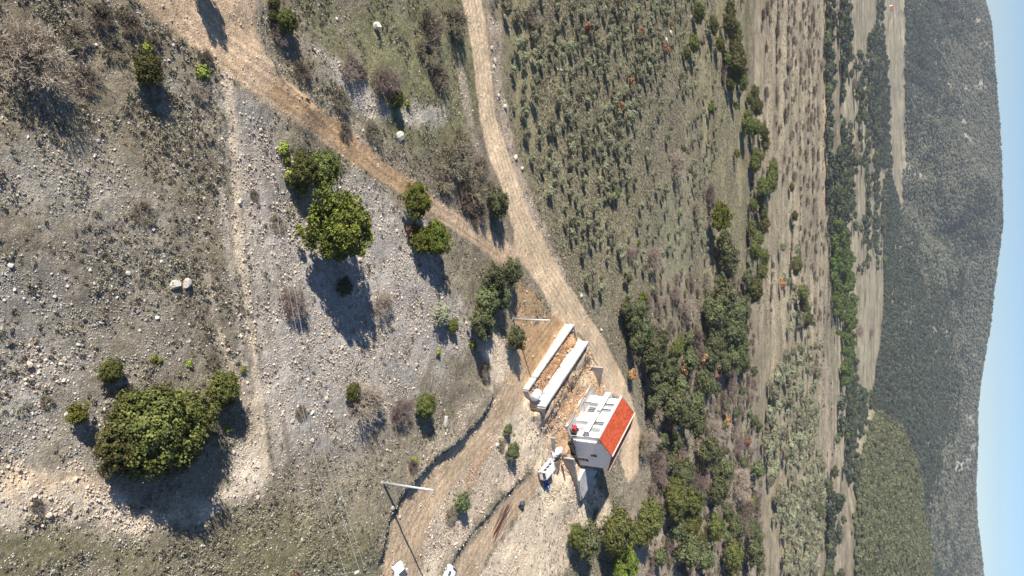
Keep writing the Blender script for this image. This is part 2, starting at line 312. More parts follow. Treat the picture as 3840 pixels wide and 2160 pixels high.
def terrain_mat():
    m = bpy.data.materials.new('terrain'); t, N, L = nodes(m); b = N['Principled BSDF']; b.inputs['Roughness'].default_value = .95; b.inputs['Specular IOR Level'].default_value = .1
    def val(a, op, bb, cc=None):
        n = N.new('ShaderNodeMath'); n.operation = op
        for i, v in enumerate((a, bb, cc)):
            if v is None: continue
            if isinstance(v, (int, float)): n.inputs[i].default_value = v
            else: L.new(v, n.inputs[i])
        return n.outputs[0]
    def mrange(v, a, bb, c, d):
        n = N.new('ShaderNodeMapRange'); L.new(v, n.inputs[0])
        for i, q in enumerate((a, bb, c, d)):
            if isinstance(q, (int, float)): n.inputs[i + 1].default_value = q
            else: L.new(q, n.inputs[i + 1])
        return n.outputs[0]
    tc = N.new('ShaderNodeTexCoord').outputs['Object']
    def noise(s, d=6, r=.6):
        n = N.new('ShaderNodeTexNoise'); n.inputs['Scale'].default_value = s; n.inputs['Detail'].default_value = d; n.inputs['Roughness'].default_value = r; L.new(tc, n.inputs['Vector']); return n.outputs[0]
    def voro(s):
        n = N.new('ShaderNodeTexVoronoi'); n.inputs['Scale'].default_value = s; L.new(tc, n.inputs['Vector']); return n
    zo = N.new('ShaderNodeAttribute'); zo.attribute_name = 'zone'
    zs = N.new('ShaderNodeAttribute'); zs.attribute_name = 'cover'
    sp = N.new('ShaderNodeSeparateColor'); L.new(zs.outputs['Color'], sp.inputs[0]); stone, grass = sp.outputs[0], sp.outputs[1]
    n1 = noise(.25, 5); n2 = noise(1.3, 8, .7); n3 = noise(7, 5, .7)
    n4 = noise(3.2, 6, .8); n5 = noise(.09, 6, .75); k = val(mrange(n1, .25, .75, .78, 1.22), 'MULTIPLY', mrange(n2, .28, .72, .66, 1.34)); k = val(k, 'MULTIPLY', mrange(n3, .3, .7, .62, 1.38)); k = val(k, 'MULTIPLY', mrange(n4, .3, .7, .68, 1.32)); k = val(k, 'MULTIPLY', mrange(n5, .3, .7, .72, 1.28))
    base = N.new('ShaderNodeMix'); base.data_type = 'RGBA'; base.blend_type = 'MULTIPLY'; base.inputs[0].default_value = 1; L.new(zo.outputs['Color'], base.inputs[6]); L.new(k, base.inputs[7])
    # dry plants between the stones
    g = val(mrange(noise(2.4, 7, .75), .50, .62, 0, 1), 'MULTIPLY', grass)
    mg = N.new('ShaderNodeMix'); mg.data_type = 'RGBA'; L.new(val(g, 'MULTIPLY', .45), mg.inputs[0]); L.new(base.outputs[2], mg.inputs[6]); mg.inputs[7].default_value = (.12, .112, .068, 1)
    # pebbles
    out = mg.outputs[2]; hgt = n2
    for s, thr, cc in ((2.6, .30, (.56, .53, .48, 1)), (4.2, .30, (.54, .51, .46, 1)), (7.5, .30, (.50, .47, .43, 1))):
        v = voro(s); inside = mrange(v.outputs['Distance'], .30, .22, 0, 1)
        sc = N.new('ShaderNodeSeparateColor'); L.new(v.outputs['Color'], sc.inputs[0])
        on = val(sc.outputs[0], 'LESS_THAN', val(stone, 'MULTIPLY', .62)); f = val(inside, 'MULTIPLY', on)
        mm = N.new('ShaderNodeMix'); mm.data_type = 'RGBA'; L.new(val(f, 'MULTIPLY', .8), mm.inputs[0]); L.new(out, mm.inputs[6])
        tint = N.new('ShaderNodeMix'); tint.data_type = 'RGBA'; tint.inputs[0].default_value = .45; tint.inputs[6].default_value = cc; L.new(zo.outputs['Color'], tint.inputs[7]); 
        vv = N.new('ShaderNodeMix'); vv.data_type = 'RGBA'; vv.blend_type = 'MULTIPLY'; vv.inputs[0].default_value = 1; L.new(tint.outputs[2], vv.inputs[6]); L.new(mrange(sc.outputs[1], 0, 1, .8, 1.45), vv.inputs[7])
        L.new(vv.outputs[2], mm.inputs[7]); out = mm.outputs[2]
        hgt = val(hgt, 'ADD', val(f, 'MULTIPLY', .35))
    L.new(out, b.inputs['Base Color'])
    hgt = val(hgt, 'ADD', val(n3, 'MULTIPLY', .35))
    bp = N.new('ShaderNodeBump'); bp.inputs['Strength'].default_value = .8; bp.inputs['Distance'].default_value = .30; L.new(hgt, bp.inputs['Height']); L.new(bp.outputs[0], b.inputs['Normal'])
    return m

# ------------------------------------------------------------------ mesh helpers
def mesh_np(name, V, Fc, m=None, smooth=False, attrs=None):
    me = bpy.data.meshes.new(name); V = np.asarray(V, np.float32); Fc = np.asarray(Fc, np.int32); n, k = Fc.shape
    me.vertices.add(len(V)); me.vertices.foreach_set('co', V.ravel())
    me.loops.add(n * k); me.loops.foreach_set('vertex_index', Fc.ravel())
    me.polygons.add(n); me.polygons.foreach_set('loop_start', np.arange(0, n * k, k, dtype=np.int32)); 
    me.polygons.foreach_set('use_smooth', np.full(n, smooth)); me.update(calc_edges=True)
    for an, (ty, dat) in (attrs or {}).items():
        a = me.attributes.new(an, ty, 'POINT'); a.data.foreach_set('color' if ty == 'FLOAT_COLOR' else 'value', np.asarray(dat, np.float32).ravel())
    if m: me.materials.append(m)
    return me
def tag(o, label=None, cat=None, group=None, kind=None):
    if label: o['label'] = label
    if cat: o['category'] = cat
    if group: o['group'] = group
    if kind: o['kind'] = kind
    return o
def link(name, me, parent=None, loc=(0, 0, 0), rot=(0, 0, 0)):
    o = bpy.data.objects.new(name, me); COL.objects.link(o); o.location = loc; o.rotation_euler = rot
    if parent: o.parent = parent
    return o
def empty(name, loc, rz=0, label=None, cat=None, group=None):
    o = bpy.data.objects.new(name, None); o.empty_display_size = .3; COL.objects.link(o); o.location = loc; o.rotation_euler = (0, 0, rz); return tag(o, label, cat, group)
class MB:
    def __init__(s): s.v = []; s.f = []
    def add(s, V, F):
        b = len(s.v); s.v += [tuple(p) for p in V]; s.f += [tuple(i + b for i in f) for f in F]; return s
    def hexa(s, P): return s.add(P, [(0, 3, 2, 1), (4, 5, 6, 7), (0, 1, 5, 4), (1, 2, 6, 5), (2, 3, 7, 6), (3, 0, 4, 7)])
    def box(s, x0, x1, y0, y1, z0, z1): return s.hexa([(x0, y0, z0), (x1, y0, z0), (x1, y1, z0), (x0, y1, z0), (x0, y0, z1), (x1, y0, z1), (x1, y1, z1), (x0, y1, z1)])
    def tube(s, p, q, r0, r1=None, n=8, cap=True):
        p = Vector(p); q = Vector(q); d = (q - p).normalized(); a = d.orthogonal().normalized(); c = d.cross(a); r1 = r0 if r1 is None else r1
        V = [p + (a * math.cos(t) + c * math.sin(t)) * r0 for t in [2 * math.pi * i / n for i in range(n)]] + [q + (a * math.cos(t) + c * math.sin(t)) * r1 for t in [2 * math.pi * i / n for i in range(n)]]
        F = [(i, (i + 1) % n, n + (i + 1) % n, n + i) for i in range(n)]
        if cap: F += [tuple(range(n - 1, -1, -1)), tuple(range(n, 2 * n))]
        return s.add(V, F)
    def prism(s, poly, axis, a, b):                               # outline in the two other axes, swept along axis
        n = len(poly); mk = {'x': lambda t, p: (t, p[0], p[1]), 'y': lambda t, p: (p[0], t, p[1]), 'z': lambda t, p: (p[0], p[1], t)}[axis]
        return s.add([mk(a, p) for p in poly] + [mk(b, p) for p in poly], [tuple(range(n - 1, -1, -1)), tuple(range(n, 2 * n))] + [(i, (i + 1) % n, n + (i + 1) % n, n + i) for i in range(n)])
    def mesh(s, name, m, smooth=False, bevel=0.0):
        me = bpy.data.meshes.new(name); me.from_pydata(s.v, [], s.f)
        bm = bmesh.new(); bm.from_mesh(me); bmesh.ops.recalc_face_normals(bm, faces=bm.faces)
        if bevel: bmesh.ops.bevel(bm, geom=list(bm.edges), offset=bevel, segments=2, affect='EDGES', clamp_overlap=True, profile=.5)
        bm.to_mesh(me); bm.free(); me.polygons.foreach_set('use_smooth', [smooth] * len(me.polygons)); me.materials.append(m); return me
    def obj(s, name, m, parent=None, smooth=False, bevel=0.0): return link(name, s.mesh(name, m, smooth, bevel), parent)

# ------------------------------------------------------------------ terrain
TM = terrain_mat()
def build_terrain():
    ys = [-400, -200, -100, -50, -20, 0, 8] + list(np.arange(14, 168, .42))
    y = ys[-1]
    while y < 3300: y *= 1.0115; ys.append(y)
    ys += [4200, 5500]; ys = np.array(ys)
    u = np.concatenate([[-3, -2, -1.5, -1.2], np.linspace(-1.08, 1.08, 400), [1.2, 1.5, 2, 3]])
    Yg, Ug = np.meshgrid(ys, u, indexing='ij'); Xg = Ug * (0.42 * np.maximum(Yg, 0) + 19)
    x = Xg.ravel(); y = Yg.ravel(); z = hz(x, y); col, stone, grass, rid, up, rock = zones(x, y)
    det = (fbm(x, y, 1.1, 3, 101) * .16 + fbm(x, y, .45, 2, 103) * .22) * (y < 330) + fbm(x, y, .8, 3, 105) * .55 * (rid >= 10) * (rid < 12)
    road = (rid >= 0) & (rid < 4); z = z + det * np.where(road, .35, 1.0) * np.where(rid >= 10, 1.3, 1)
    nr, nc = Xg.shape; i = np.arange(nr * nc).reshape(nr, nc)
    F = np.stack([i[:-1, :-1], i[:-1, 1:], i[1:, 1:], i[1:, :-1]], -1).reshape(-1, 4)
    V = np.stack([x, y, z], 1)
    G = V.reshape(nr, nc, 3); dx = np.gradient(G, axis=1); dy = np.gradient(G, axis=0); Nn = np.cross(dx, dy).reshape(-1, 3); Nn /= np.linalg.norm(Nn, axis=1, keepdims=True) + 1e-12
    fr = rid[F]; fid = np.where((fr == fr[:, :1]).all(1), fr[:, 0], np.sort(fr, 1)[:, 1])
    c4 = np.concatenate([col, np.ones((len(col), 1))], 1); cov = np.stack([stone, grass, up, np.ones(len(x))], 1)
    for ids, name in (((-1,), 'ground'), ((0,), 'gravel_road'), ((1,), 'dirt_road'), ((2,), 'access_road'), ((3,), 'site_track'), ((10,), 'excavated_ground'), ((11,), 'trench_floor'), ((20,), 'hills'), ((21,), 'valley_fields')):
        f = F[np.isin(fid, ids)]
        if not len(f): continue
        uq, inv = np.unique(f, return_inverse=True)
        me = mesh_np(name, V[uq], inv.reshape(-1, 4), TM, True, {'zone': ('FLOAT_COLOR', c4[uq]), 'cover': ('FLOAT_COLOR', cov[uq])})
        me.normals_split_custom_set_from_vertices(Nn[uq])
        tag(link(name, me), kind='structure')
build_terrain()
def gz(x, y): return float(hz(np.array([x]), np.array([y]))[0])
def at(px, py, h=0.0):
    p = unproj([(px, py)], h)[0]; return (p[0], p[1], gz(p[0], p[1]))
HAZE = 0.000092
# ------------------------------------------------------------------ plant prototypes (unit crown radius)
def ico(sub):
    bm = bmesh.new(); bmesh.ops.create_icosphere(bm, subdivisions=sub, radius=1); V = np.array([v.co[:] for v in bm.verts]); F = np.array([[v.index for v in f.verts] for f in bm.faces]); bm.free(); return V, F
def leaves(P, Nrm, size, r, aspect=1.0):
    n = len(P); t = r.normal(size=(n, 3)); t -= (t * Nrm).sum(1, keepdims=True) * Nrm; t /= np.linalg.norm(t, axis=1, keepdims=True) + 1e-9
    b = np.cross(Nrm, t); s = size * r.uniform(.6, 1.35, (n, 1)); t = t * s; b = b * s * aspect
    V = np.stack([P - t * .5, P + b * .5 + Nrm * s * .1, P + t * .6, P - b * .5 + Nrm * s * .1], 1).reshape(-1, 3)
    return V, np.arange(4 * n).reshape(n, 4)
def crown(name, m, seed, asp=1.5, nclump=70, per=38, leaf=.15, cr=.27, low=.12, pointy=0.0, core=.70, spiky=False, lump=.22):
    r = np.random.default_rng(seed); H = asp
    d = r.normal(size=(nclump, 3)); d[:, 2] = np.abs(d[:, 2]) * 1.0 - .35; d /= np.linalg.norm(d, axis=1, keepdims=True)
    rad = r.uniform(.55, .92, nclump) * (1 + lump * r.normal(size=nclump)); rad = np.clip(rad, .35, 1.08)
    zc = (H * (1 + low)) / 2; hz_ = (H * (1 - low)) / 2
    C = d * rad[:, None]; ctint = r.uniform(0, 1, nclump)
    idx = np.repeat(np.arange(nclump), per); n = len(idx)
    o = r.normal(size=(n, 3)); o /= np.linalg.norm(o, axis=1, keepdims=True); q = r.uniform(.45, 1, (n, 1)) ** .6
    crs = cr * r.uniform(.7, 1.35, nclump)
    if spiky: o[:, 2] = np.abs(o[:, 2]) * 1.1 - .25
    P = C[idx] + o * q * crs[idx][:, None]
    if pointy: P[:, :2] *= np.clip(1 - pointy * (P[:, 2:3] * .5 + .5), .12, 1) * 1.25
    P = P * [1, 1, hz_] + [0, 0, zc]
    nr = o * .7 + d[idx] * .5 + r.normal(size=(n, 3)) * .35; nr /= np.linalg.norm(nr, axis=1, keepdims=True)
    if spiky:
        ax = np.cross(o, r.normal(size=(n, 3))); ax /= np.linalg.norm(ax, axis=1, keepdims=True); nr = ax * .6 + nr * .4; nr /= np.linalg.norm(nr, axis=1, keepdims=True)
    V, F = leaves(P, nr, leaf, r, .55 if spiky else .95)
    tint = np.repeat(np.clip(ctint[idx] * .5 + r.uniform(0, .5, n), 0, 1), 4)
    tri = np.concatenate([F[:, [0, 1, 2]], F[:, [0, 2, 3]]])
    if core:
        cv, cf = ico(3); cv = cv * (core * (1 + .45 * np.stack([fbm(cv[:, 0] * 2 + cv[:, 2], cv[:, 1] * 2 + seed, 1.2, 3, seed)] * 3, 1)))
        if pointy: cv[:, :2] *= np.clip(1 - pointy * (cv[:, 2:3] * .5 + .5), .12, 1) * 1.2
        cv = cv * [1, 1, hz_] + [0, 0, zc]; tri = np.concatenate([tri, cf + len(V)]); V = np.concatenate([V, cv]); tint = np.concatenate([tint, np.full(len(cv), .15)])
    return mesh_np(name, V, tri, m, False, {'tint': ('FLOAT', tint)})
def branches(name, m, seed, asp=1.0, n0=9, depth=4, thick=.03, spread=.9, kids=3):
    r = np.random.default_rng(seed); V = []; F = []; T = []
    def tw(p, d, l, th, k):
        q = p + d * l; a = np.cross(d, r.normal(size=3)); a /= np.linalg.norm(a) + 1e-9; b = np.cross(d, a); i = len(V); th2 = th * .6
        for c, rr in ((p, th), (q, th2)):
            for j in range(3):
                an = 2.094 * j; V.append(c + (a * math.cos(an) + b * math.sin(an)) * rr); T.append(min(1, .15 + .22 * k + r.uniform(0, .2)))
        for j in range(3): F.append((i + j, i + (j + 1) % 3, i + 3 + (j + 1) % 3)); F.append((i + j, i + 3 + (j + 1) % 3, i + 3 + j))
        if k < depth:
            for _ in range(kids if k else kids + 1):
                nd = d + r.normal(size=3) * .55; nd[2] += .10; nd /= np.linalg.norm(nd); tw(p + d * l * r.uniform(.45, 1), nd, l * r.uniform(.55, .8), max(th2 * .8, thick * .22), k + 1)
    for i in range(n0):
        an = r.uniform(0, 6.28); d = np.array([math.cos(an) * spread, math.sin(an) * spread, r.uniform(.5, 1.2) * asp]); d /= np.linalg.norm(d)
        tw(np.array([math.cos(an), math.sin(an), 0]) * .05, d, r.uniform(.35, .5), thick, 0)
    V = np.array(V); s = 1.0 / np.percentile(np.hypot(V[:, 0], V[:, 1]), 90); V *= [s, s, s]; V[:, 2] = np.maximum(V[:, 2] - 0.02, -.05)
    return mesh_np(name, V, np.array(F), m, False, {'tint': ('FLOAT', np.array(T))})
def trunk(name, seed, H=1.0, r0=.07, limbs=4):
    r = random.Random(seed); b = MB(); p = Vector((0, 0, -.12)); k = 4; 
    for i in range(k):
        q = Vector((r.uniform(-.06, .06), r.uniform(-.06, .06), H * (i + 1) / k)); b.tube(p, q, r0 * (1 - .2 * i), r0 * (1 - .2 * (i + 1)), 6); p = q
        if i and limbs: 
            for _ in range(2):
                a = r.uniform(0, 6.28); b.tube(q, q + Vector((math.cos(a) * .5, math.sin(a) * .5, .3 * H)), r0 * .45, r0 * .15, 5)
    return b.mesh(name, M_BARK)
M_BARK = mat('bark', (.11, .085, .065), .9, var=.3, scale=6)
F_OAK = foliage('oak_leaves', (.042, .050, .014), (.185, .190, .045)); F_PINE = foliage('pine_needles', (.055, .070, .015), (.27, .29, .045), val=.2)
F_OLIVE = foliage('olive_leaves', (.14, .143, .085), (.35, .35, .22)); F_YEL = foliage('yellow_leaves', (.15, .17, .03), (.40, .42, .08))
F_AUT = foliage('rusty_leaves', (.20, .095, .05), (.50, .27, .14)); F_BARE = foliage('bare_twigs', (.115, .09, .07), (.33, .26, .215)); F_BROWN = foliage('brown_scrub', (.10, .082, .06), (.25, .205, .15))
F_DARK = foliage('dark_evergreen', (.048, .058, .025), (.17, .185, .075)); F_FAR = foliage('far_evergreen', (.030, .040, .026), (.105, .122, .078), val=.4); F_FARL = foliage('far_forest_lit', (.09, .095, .066), (.29, .285, .21), val=.4); F_SPUR = foliage('spur_scrub', (.065, .072, .034), (.20, .195, .098), val=.4)  # the paler far foliage carries painted light on the hill folds
F_ROW = foliage('bright_pine', (.045, .066, .016), (.14, .19, .036), val=.2)
PR = {}
def protos(kind, n, fn): PR[kind] = [fn(i) for i in range(n)]
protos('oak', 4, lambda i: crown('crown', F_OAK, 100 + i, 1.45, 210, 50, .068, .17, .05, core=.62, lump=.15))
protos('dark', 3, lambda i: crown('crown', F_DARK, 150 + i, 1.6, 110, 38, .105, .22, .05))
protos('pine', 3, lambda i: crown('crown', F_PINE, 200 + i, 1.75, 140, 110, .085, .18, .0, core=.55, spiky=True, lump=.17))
protos('young', 2, lambda i: crown('crown', F_PINE, 250 + i, 1.7, 40, 50, .18, .30, .03, core=.5, spiky=True, lump=.2))
protos('olive', 3, lambda i: crown('crown', F_OLIVE, 300 + i, 1.7, 40, 30, .16, .30, .18, core=.45, lump=.25))
protos('yellow', 2, lambda i: crown('crown', F_YEL, 350 + i, 1.3, 30, 26, .22, .32, .02, core=.6, lump=.15))
protos('rusty', 2, lambda i: crown('crown', F_AUT, 400 + i, 1.5, 26, 24, .22, .36, .1, core=.0, lump=.25))
protos('bare', 3, lambda i: branches('twigs', F_BARE, 450 + i, 1.0, 26, 4, .021))
protos('bush', 3, lambda i: branches('twigs', F_BROWN, 480 + i, .8, 34, 3, .034, kids=3))
protos('row', 2, lambda i: crown('crown', F_ROW, 500 + i, 1.9, 30, 20, .26, .36, .06, pointy=.25, core=.62))
protos('valley', 3, lambda i: crown('crown', F_FAR, 520 + i, 1.5, 24, 16, .28, .36, .03, core=.66))
TRUNKS = [trunk('trunk', 600 + i) for i in range(3)]
def tree_at(kind, x, y, R, hs, name, label, cat, group=None, sq=1.0, rz=None):
    z = gz(x, y) - .05; rz = rnd.uniform(0, 6.28) if rz is None else rz
    e = empty(name, (x, y, z), rz, label, cat, group); me = rnd.choice(PR[kind])
    c = link(me.name.split('.')[0], me, e); c.scale = (R * sq, R / sq, R * hs)
    if kind in ('oak', 'dark', 'pine', 'olive', 'row', 'valley'):
        t = link('trunk', rnd.choice(TRUNKS), e); t.scale = (R, R, R * hs * .9)
    return e
def depth_of(x, y, z): return y * cL[1] + (z - CAMZ) * cL[2]
HC = dict(oak=.75, dark=.8, pine=.85, young=.85, olive=.95, yellow=.65, rusty=.8, bare=.5, bush=.4, row=.95, valley=.75)
NAMES = dict(oak=('evergreen_tree', 'tree'), dark=('evergreen_tree', 'tree'), pine=('pine_tree', 'tree'), young=('young_pine', 'tree'), olive=('olive_tree', 'tree'), yellow=('green_bush', 'bush'), rusty=('rusty_shrub', 'shrub'), bare=('bare_shrub', 'shrub'), bush=('dry_bush', 'bush'), row=('pine_tree', 'tree'), valley=('valley_tree', 'tree'))
def plant(kind, px, py, rpx, label, group=None, hs=1.0, sq=1.0):
    d0 = 100.0; R = rpx * .05
    for _ in range(2):
        p = unproj([(px, py)], HC[kind] * R * hs)[0]; d0 = depth_of(p[0], p[1], gz(p[0], p[1])); R = rpx * d0 / FOC
    return tree_at(kind, p[0], p[1], R, hs, NAMES[kind][0], label, NAMES[kind][1], group, sq)

# ---- single trees and shrubs nearest the drone
NEAR = [
    ('oak', 400, 1085, 100, 'largest dark evergreen at the heart of the big clump by the white gravel track', 1.05),
    ('oak', 318, 1112, 78, 'dark evergreen on the far left of the big clump above the gravel track', .95),
    ('oak', 330, 1045, 60, 'rounded evergreen at the upper left of the big clump', .9),
    ('oak', 400, 1020, 52, 'rounded evergreen at the top edge of the big clump below the loose stones', .95),
    ('oak', 480, 1048, 66, 'yellowish green evergreen on the right of the big clump', 1.0),
    ('oak', 455, 1120, 60, 'evergreen at the lower right of the big clump beside its long shadow', .95),
    ('oak', 350, 1150, 52, 'evergreen at the lower left tip of the big clump over the tan track', .9),
    ('oak', 562, 980, 46, 'round yellow green evergreen beside the footpath, right of the big clump', 1.0),
    ('oak', 280, 934, 31, 'small round evergreen above left of the big clump', .95),
    ('young', 195, 1043, 30, 'small yellow green pine alone on grey gravel left of the big clump', 1.0),
    ('oak', 375, 176, 42, 'round dark evergreen alone on the stony slope left of the orange track', .9),
    ('yellow', 372, 122, 15, 'small yellowish bush just above the round evergreen on the stony slope', .9),
    ('yellow', 510, 181, 18, 'bright yellow green round bush beside the orange track', 1.0),
    ('oak', 815, 428, 50, 'dark evergreen tree right of a pair, up the slope from the tallest pine', 1.0),
    ('oak', 765, 425, 44, 'dark evergreen tree left of a pair, up the slope from the tallest pine', .95),
    ('yellow', 716, 372, 16, 'yellow green bush under the power lines above the dark tree pair', .9),
    ('yellow', 722, 400, 11, 'tiny yellow green bush left of the dark tree pair', .9),
    ('yellow', 735, 447, 22, 'yellow green bush under the wires, left of the dark tree pair', .9),
    ('yellow', 762, 470, 18, 'olive green bush squeezed between dark tree pair and tall pine', .9),
    ('pine', 845, 565, 88, 'tallest bright green pine with a long shadow in the middle of the grey slope', 1.0),
    ('pine', 1045, 506, 43, 'bright green pine touching the lower edge of the orange track', .85),
    ('pine', 1095, 600, 45, 'bright green pine below the orange track with a rusty shrub at its side', .9),
    ('pine', 1060, 605, 34, 'smaller pine leaning against the lower track pine', .85),
    ('rusty', 1036, 577, 20, 'reddish brown shrub left of the lower track pine', .8),
    ('dark', 1240, 705, 38, 'dark evergreen on top of the bank group above the street lamp by the junction', 1.0),
    ('dark', 1288, 688, 34, 'dark evergreen right of the bank group beside the junction', .9),
    ('dark', 1222, 755, 36, 'dark evergreen at the middle of the bank group near the junction', 1.0),
    ('dark', 1262, 752, 30, 'dark evergreen behind the foot of the junction lamp pole', .9),
    ('dark', 1210, 812, 38, 'round dark evergreen over the pile of pale rubble', 1.0),
    ('dark', 1298, 852, 29, 'dark evergreen alone at the edge of the earth slope near the upper wall', 1.0),
    ('olive', 1112, 792, 30, 'greyish shrub left of the bank group on the grey slope', .7),
    ('oak', 1140, 820, 19, 'small green shrub between the greyish shrub and round dark evergreen', .9),
    ('yellow', 1190, 866, 12, 'yellow green bush beside the pale rubble pile', .9),
    ('yellow', 1103, 887, 9, 'tiny green bush alone on the grey slope above the dry bank', .9),
    ('dark', 1252, 512, 34, 'dark evergreen shrub in the wedge between orange and gravel roads', .9),
    ('bush', 1195, 470, 45, 'brown scrub in the wedge where the two roads meet', .9),
    ('bush', 1150, 400, 45, 'brown thorny scrub left of the gravel road bend', .9),
    ('bush', 1205, 540, 30, 'brown scrub at the tip of the wedge between the roads', .8),
    ('oak', 1000, 250, 23, 'dark green tree at the foot of the bare shrub in the upper field', .95),
    ('yellow', 1025, 261, 9, 'tiny yellow green bush right of the dark tree in the upper field', .9),
    ('bare', 975, 205, 42, 'brown leafless shrub above the dark tree in the upper field', 1.0),
    ('bare', 884, 165, 36, 'greyish leafless shrub on the left side of the upper field', .9),
    ('bush', 910, 180, 20, 'dark bush at the foot of the greyish leafless shrub', .9),
    ('oak', 722, 52, 30, 'green tree at the top edge of the photo right of the orange track', 1.0),
    ('oak', 688, 40, 16, 'small tree left of the green tree at the top edge', .9),
    ('oak', 690, 5, 18, 'dark tree cut by the top edge of the photo', .9),
    ('bare', 705, 88, 26, 'grey leafless shrub on the rim of the orange track', .8),
    ('bare', 85, 150, 88, 'big pinkish brown leafless shrub at the left edge of the photo', .95),
    ('bush', 20, 120, 25, 'olive tinted bush inside the left rim of the big leafless shrub', .8),
    ('bush', 255, 42, 32, 'dark brown shrub near the top left corner', .9),
    ('bush', 385, 110, 18, 'dry brown bush between two small green bushes by the stony slope', .8),
    ('bush', 520, 145, 20, 'dry brown bush behind the bright yellow green round bush', .8),
    ('bare', 505, 228, 28, 'pinkish leafless twigs on the tan slope below the yellow bush', .6),
    ('bush', 362, 535, 32, 'low purple brown scrub on the open grey slope', .5),
    ('bare', 738, 758, 42, 'pinkish brown leafless shrub under the wires on the grey slope', .8),
    ('bare', 965, 768, 34, 'leafless shrub right of the long pine shadow', .8),
    ('dark', 868, 722, 24, 'dark bush swallowed by the long pine shadow', .8),
    ('bare', 925, 1015, 52, 'dense leafless thicket above the dry bank', .9),
    ('oak', 888, 985, 24, 'olive green shrub on the upper left of the leafless thicket', .9),
    ('bare', 1012, 1035, 36, 'leafless thicket left of the green tree on the dry bank', .9),
    ('oak', 1070, 1022, 32, 'green tree on the dry bank at the end of the grassy ledge', 1.0),
    ('bush', 1222, 932, 22, 'dry brush tangle at the corner of the access road', .8),
    ('bush', 1040, 1172, 18, 'grey brown bush on the bank above the access road', .8),
    ('yellow', 1044, 1158, 11, 'olive bush behind the grey brown bush above the access road', .8),
    ('dark', 1163, 1263, 26, 'dark round bush alone between the two site roads', .9),
    ('bush', 1135, 1295, 22, 'dry brush below left of the dark round bush between the roads', .7),
    ('dark', 1290, 1138, 23, 'grey green shrub on the rubble above the parked van', .9),
    ('dark', 1278, 1082, 15, 'small dark shrub on the rubble above the grey green shrub', .9),
    ('bush', 1262, 1120, 16, 'grey dry bush beside the grey green shrub on the rubble', .7),
    ('bush', 758, 1036, 18, 'brown bush on the slope right of the footpath', .8),
    ('yellow', 613, 930, 9, 'tiny yellow green bush on the footpath edge', .9),
    ('yellow', 388, 902, 10, 'pale green spurge left of the pair on the stones above the big clump', .7),
    ('yellow', 402, 906, 8, 'pale green spurge right of the pair on the stones above the big clump', .7),
    ('yellow', 477, 914, 9, 'pale green spurge alone on the stones above the big clump', .7),
    ('yellow', 575, 1080, 11, 'small green bush on the shadow rim right of the big clump', .8),
    ('bush', 92, 1270, 15, 'round brown bush on the white gravel track', .9),
    ('bush', 120, 1012, 15, 'round grey bush alone on the gravel at the lower left', .9),
    ('bush', 320, 990, 22, 'olive brown bush at the crown edge between small and big evergreens', .8),
    ('bush', 535, 905, 20, 'brown scrub at the upper side of the footpath evergreen', .6),
    ('bush', 1085, 60, 40, 'brown scrub left of the gravel road near the top edge', .9),
    ('bush', 1150, 55, 38, 'tall brown hedge scrub hugging the gravel road near the top edge', 1.0),
    ('bush', 1075, 130, 40, 'purple brown scrub patch in the upper field, upper end', .7),
    ('bush', 1110, 195, 34, 'purple brown scrub patch in the upper field, lower end', .7),
    ('bush', 1165, 350, 36, 'brown scrub above the thorny scrub left of the gravel road bend', .8),
    ('bush', 1120, 450, 34, 'brown scrub on the slope just above the orange track', .7),
    ('bush', 1235, 480, 26, 'dark brown scrub touching the gravel road above the wedge evergreen', .8),
    ('bush', 1180, 505, 30, 'purple brown scrub in the middle of the road wedge', .8),
    ('bush', 1210, 420, 26, 'dry scrub at the gravel road edge above the wedge', .8),
    ('bush', 330, 60, 30, 'olive brown scrub below the dark shrub near the top left corner', .7),
    ('bush', 190, 90, 34, 'tangled brown scrub right of the big leafless shrub', .6),
    ('bush', 215, 200, 40, 'olive brown scrub below right of the big leafless shrub', .5),
    ('bush', 290, 120, 34, 'brown scrub on the upper stony slope left of the round evergreen', .6),
    ('bush', 640, 490, 14, 'low scrub on the light footpath below the track', .6),
    ('bush', 700, 560, 24, 'reddish scrub strip under the wires left of the tall pine', .5),
    ('bush', 870, 330, 22, 'low scrub clinging to the rim of the orange track', .6),
    ('bush', 860, 250, 30, 'grey brown scrub between orange track and white scree', .6),
    ('bush', 940, 330, 28, 'grey brown scrub below the dark tree in the upper field', .6),
    ('bush', 760, 180, 26, 'dark scrub in the shadow on the rim of the orange track', .7),
    ('bare', 1340, 40, 26, 'leafless tree among the olives near the top edge', .9),
]
for k, px, py, r, lab, hs in NEAR: plant(k, px, py, r, lab, hs=hs)
# a cypress outside the top edge whose shadow falls on the orange track
px_, py_ = unproj([(492, -40)])[0]
tree_at('dark', px_, py_, 1.2, 1.25, 'evergreen_tree', 'slim dark tree beyond the top edge casting its shadow on the orange track', 'tree')

